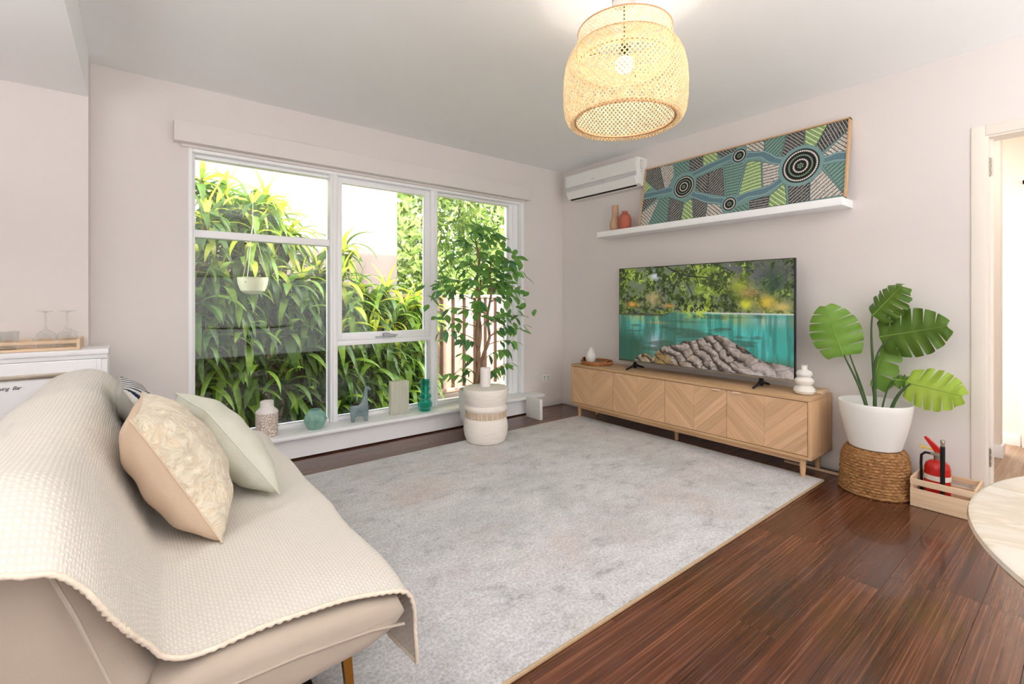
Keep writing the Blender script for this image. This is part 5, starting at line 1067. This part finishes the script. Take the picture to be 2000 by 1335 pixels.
m = MB(); m.lathe([(0, .158), (.1, .162), (.153, .158)], 30); at(mp_, m, 'soil', M['label_white'])
mo = thing('monstera_plant', 'swiss cheese plant with six split leaves in the white pot', 'potted plant', (BX, BY, .40))
mo_o = Vector((BX, BY, .40))
def monstera_leaf(base, tip, wid, nh, mat, cup=.12, lobes=6, slit=.17, droop=.06):
    base = Vector(base); tip = Vector(tip); A = tip - base; L = A.length; A.normalize(); N_ = Vector(nh); N_ = (N_ - A * N_.dot(A)).normalized(); S_ = N_.cross(A)
    m = MB()
    def hw(t):   # half width along midrib
        return wid / 2 * (math.sin(PI * min(1, (t * .84 + .13))) ** .60) * (1.06 - .22 * t) if 0 <= t < 1 else .0
    def pos(t, s):  # s signed fraction of half width; side veins sweep forward
        w_ = hw(min(max(t, 0), .999)); x = t * L + abs(s) * w_ * .30 - (1 - t) * abs(s) ** 2 * .10 * L; y = s * w_
        z = -cup * wid * s * s * .9 - droop * L * t * t + .010 * math.sin(t * 30) * abs(s)
        return base + A * x + S_ * y + N_ * z
    K = 4; nt_ = lobes * K
    for sd in (-1, 1):
        g = [[m.b.verts.new(pos(i / nt_, sd * q)) for q in (0, .15, .3)] for i in range(nt_ + 1)]
        for i in range(nt_):
            for j in range(2):
                if i == nt_ - 1 and False: continue
                m.b.faces.new((g[i][j], g[i + 1][j], g[i + 1][j + 1], g[i][j + 1]))
        for lb in range(lobes):
            t0 = lb / lobes; t1 = (lb + 1) / lobes; qs = (.3, .5, .72, .9, 1.0); prev = None
            for q in qs:
                gap = (0 if q <= .3 else slit * .5 * (q - .3) / .7) / lobes * (1.0 if sd > 0 else .9); rounding = .0 if q < .95 else .035 / lobes
                a, b = t0 + gap * (lb > 0) + rounding, t1 - gap * (lb < lobes - 1) - rounding
                r_ = [g[lb * K + k][2] for k in range(K + 1)] if q == .3 else [m.b.verts.new(pos(a + (b - a) * k / K, sd * q)) for k in range(K + 1)]
                if prev:
                    for k in range(K): m.b.faces.new((prev[k], prev[k + 1], r_[k + 1], r_[k]))
                prev = r_
    bmesh.ops.remove_doubles(m.b, verts=m.b.verts[:], dist=1e-5)
    for v in m.b.verts: v.co -= mo_o
    lf = at(mo, m, 'leaf', M[mat], 80)
    r = MB(); r.tube([pos(t / 8, 0) + N_ * .0015 - mo_o for t in range(9)], [.003 - .0025 * t / 8 for t in range(9)], 6)
    me = r.mesh('rib', M['monstera_rib']); o = bpy.data.objects.new('rib', me); COL.objects.link(o); o.parent = lf
def stem(pts, r0=.008, r1=.004, mat='stem'):
    P = [Vector(p) for p in pts]; out = []
    for i in range(13):
        t = i / 12; q = [p.copy() for p in P]
        while len(q) > 1: q = [q[k].lerp(q[k + 1], t) for k in range(len(q) - 1)]
        out.append(q[0] - mo_o)
    m = MB(); m.tube(out, [r0 + (r1 - r0) * i / 12 for i in range(13)], 8); at(mo, m, 'stem', M[mat], 60)
monstera_leaf((-.20, -2.663, .775), (-.24, -2.575, 1.085), .285, (-1, -.15, .15), 'monstera_mid', droop=.02)
monstera_leaf((-.17, -2.80, 1.030), (-.20, -2.945, 1.205), .21, (-.75, -.1, .60), 'monstera', droop=.0, cup=.2)
monstera_leaf((-.16, -2.83, .905), (-.19, -3.135, .985), .29, (-1, 0, .12), 'monstera', droop=.0)
monstera_leaf((-.13, -2.785, .60), (-.13, -2.86, .93), .15, (-.8, .5, .1), 'monstera_mid', lobes=4, cup=.5)
monstera_leaf((-.17, -2.955, .655), (-.24, -3.20, .625), .245, (-1, -.05, .35), 'monstera_light', cup=.12, droop=.02)
monstera_leaf((-.13, -2.89, .655), (-.10, -2.99, .66), .12, (-.6, .1, .7), 'monstera', lobes=4)
stem([(-.215, -2.80, .40), (-.22, -2.77, .60), (-.21, -2.70, .70), (-.20, -2.663, .79)], .010, .004)
stem([(-.215, -2.80, .40), (-.20, -2.77, .60), (-.17, -2.70, .72), (-.16, -2.68, .80)], .008, .003)
stem([(-.21, -2.82, .40), (-.20, -2.83, .70), (-.20, -2.79, .85), (-.17, -2.80, 1.035)], .011, .004)
stem([(-.205, -2.825, .60), (-.20, -2.80, .80), (-.19, -2.85, .87), (-.16, -2.90, .915)], .007, .004)
stem([(-.20, -2.88, .40), (-.20, -2.90, .56), (-.19, -2.95, .63), (-.17, -2.99, .655)], .011, .005)
stem([(-.19, -2.84, .40), (-.17, -2.86, .60), (-.15, -2.88, .64), (-.13, -2.90, .655)], .005, .003)
stem([(-.17, -2.83, .40), (-.13, -2.80, .50), (-.10, -2.79, .56), (-.13, -2.785, .62)], .006, .003)

# ------------------------------------------------------------------ crate, extinguisher, black tube
cr = thing('pine_crate', 'open pine crate with slatted front against the wall by the doorway', 'crate', (-.165, -3.13, 0))
KX0, KX1, KY0, KY1 = -.29, -.055, -3.262, -3.0
for xx in (KX0, KX1 - .009):
    m = MB(); m.box(xx, xx + .009, KY0, KY1, .002, .098, .001); m.build('wide_slat', M['pine'], cr)
    m = MB(); m.box(xx, xx + .009, KY0, KY1, .118, .150, .001); m.build('narrow_slat', M['pine'], cr)
for yy in (KY0, KY1 - .010):
    m = MB(); m.box(KX0 + .0095, KX1 - .0095, yy, yy + .010, .002, .158, .001); m.build('end_board', M['pine_x'], cr)
m = MB(); m.box(KX0 + .009, KX1 - .009, KY0 + .01, KY1 - .01, .002, .010); m.build('base_board', M['pine'], cr)
EX, EY = -.150, -3.090
ex = thing('fire_extinguisher', 'small red fire extinguisher standing in the pine crate', 'fire extinguisher', (EX, EY, .010))
m = MB(); m.lathe([(0, .012), (.040, .012), (.054, .02), (.056, .03), (.056, .19), (.050, .212), (.036, .226), (.018, .234), (0, .235)], 40); at(ex, m, 'cylinder', M['red'])
m = MB(); m.lathe([(0, 0), (.050, 0), (.055, .006), (.055, .022), (.040, .013), (0, .012)], 36); at(ex, m, 'base_ring', M['black'])
m = MB(); m.lathe([(.0567, .128), (.0567, .155)], 40, cap=False); at(ex, m, 'white_band', M['label_white'])
m = MB(); m.lathe([(.016, .232), (.017, .258), (.012, .262), (.012, .275), (0, .276)], 18); m.box(-.014, .014, -.02, .028, .256, .268, .002); at(ex, m, 'valve', M['steel'])
m = MB(); m.prism([(-.028, .262), (.012, .275), (.046, .33), (.058, .348), (.048, .354), (.02, .33), (-.02, .29)], -.008, .008, 'YZ', .002, 1); at(ex, m, 'squeeze_lever', M['red'])
m = MB(); m.tube([(0, .02, .285), (-.004, .05, .29), (-.004, .066, .292)], .004, 8); m.tube([(-.004, .066 + .012 * math.cos(k * PI / 6), .292 + .012 * math.sin(k * PI / 6)) for k in range(13)], .002, 6, False); at(ex, m, 'safety_pin', M['yellow'])
m = MB(); m.tube([(0, .02, .262), (0, .052, .262), (0, .068, .245), (0, .070, .20), (0, .068, .12), (0, .067, .045)], .0065, 10); m.tube([(0, .067, .05), (0, .067, .018)], [.009, .012], 12); at(ex, m, 'hose', M['black'])
bt2 = thing('black_tube', 'slim black tube with a clear-capped end standing in the pine crate', 'tube', (-.255, -3.128, .010))
m = MB(); m.tube([(0, 0, .002), (0, 0, .012)], .0105, 14); m.tube([(0, 0, .335), (0, 0, .355)], .0085, 14); m.tube([(0, 0, .355), (0, 0, .362), (0, 0, .370)], [.011, .011, .007], 14); at(bt2, m, 'metal_ends', M['steel'])
m = MB(); m.tube([(0, 0, .012), (0, 0, .336)], .0105, 16); at(bt2, m, 'shaft', M['black'])

# ------------------------------------------------------------------ round marble table
tb = thing('round_table', 'round cream marble table at the right edge of view', 'table', (-2.32, -4.112, 0))
m = MB(); m.lathe([(0, .718), (.585, .718), (.603, .724), (.609, .732), (.607, .739), (.600, .7415), (0, .7415)], 128); at(tb, m, 'marble_top', M['marble'])
m = MB(); m.lathe([(0, .0), (.27, .0), (.275, .008), (.26, .018), (.06, .035), (.035, .07), (.03, .35), (.035, .66), (.09, .70), (.20, .717), (0, .7175)], 48); at(tb, m, 'pedestal', M['white_gloss'])
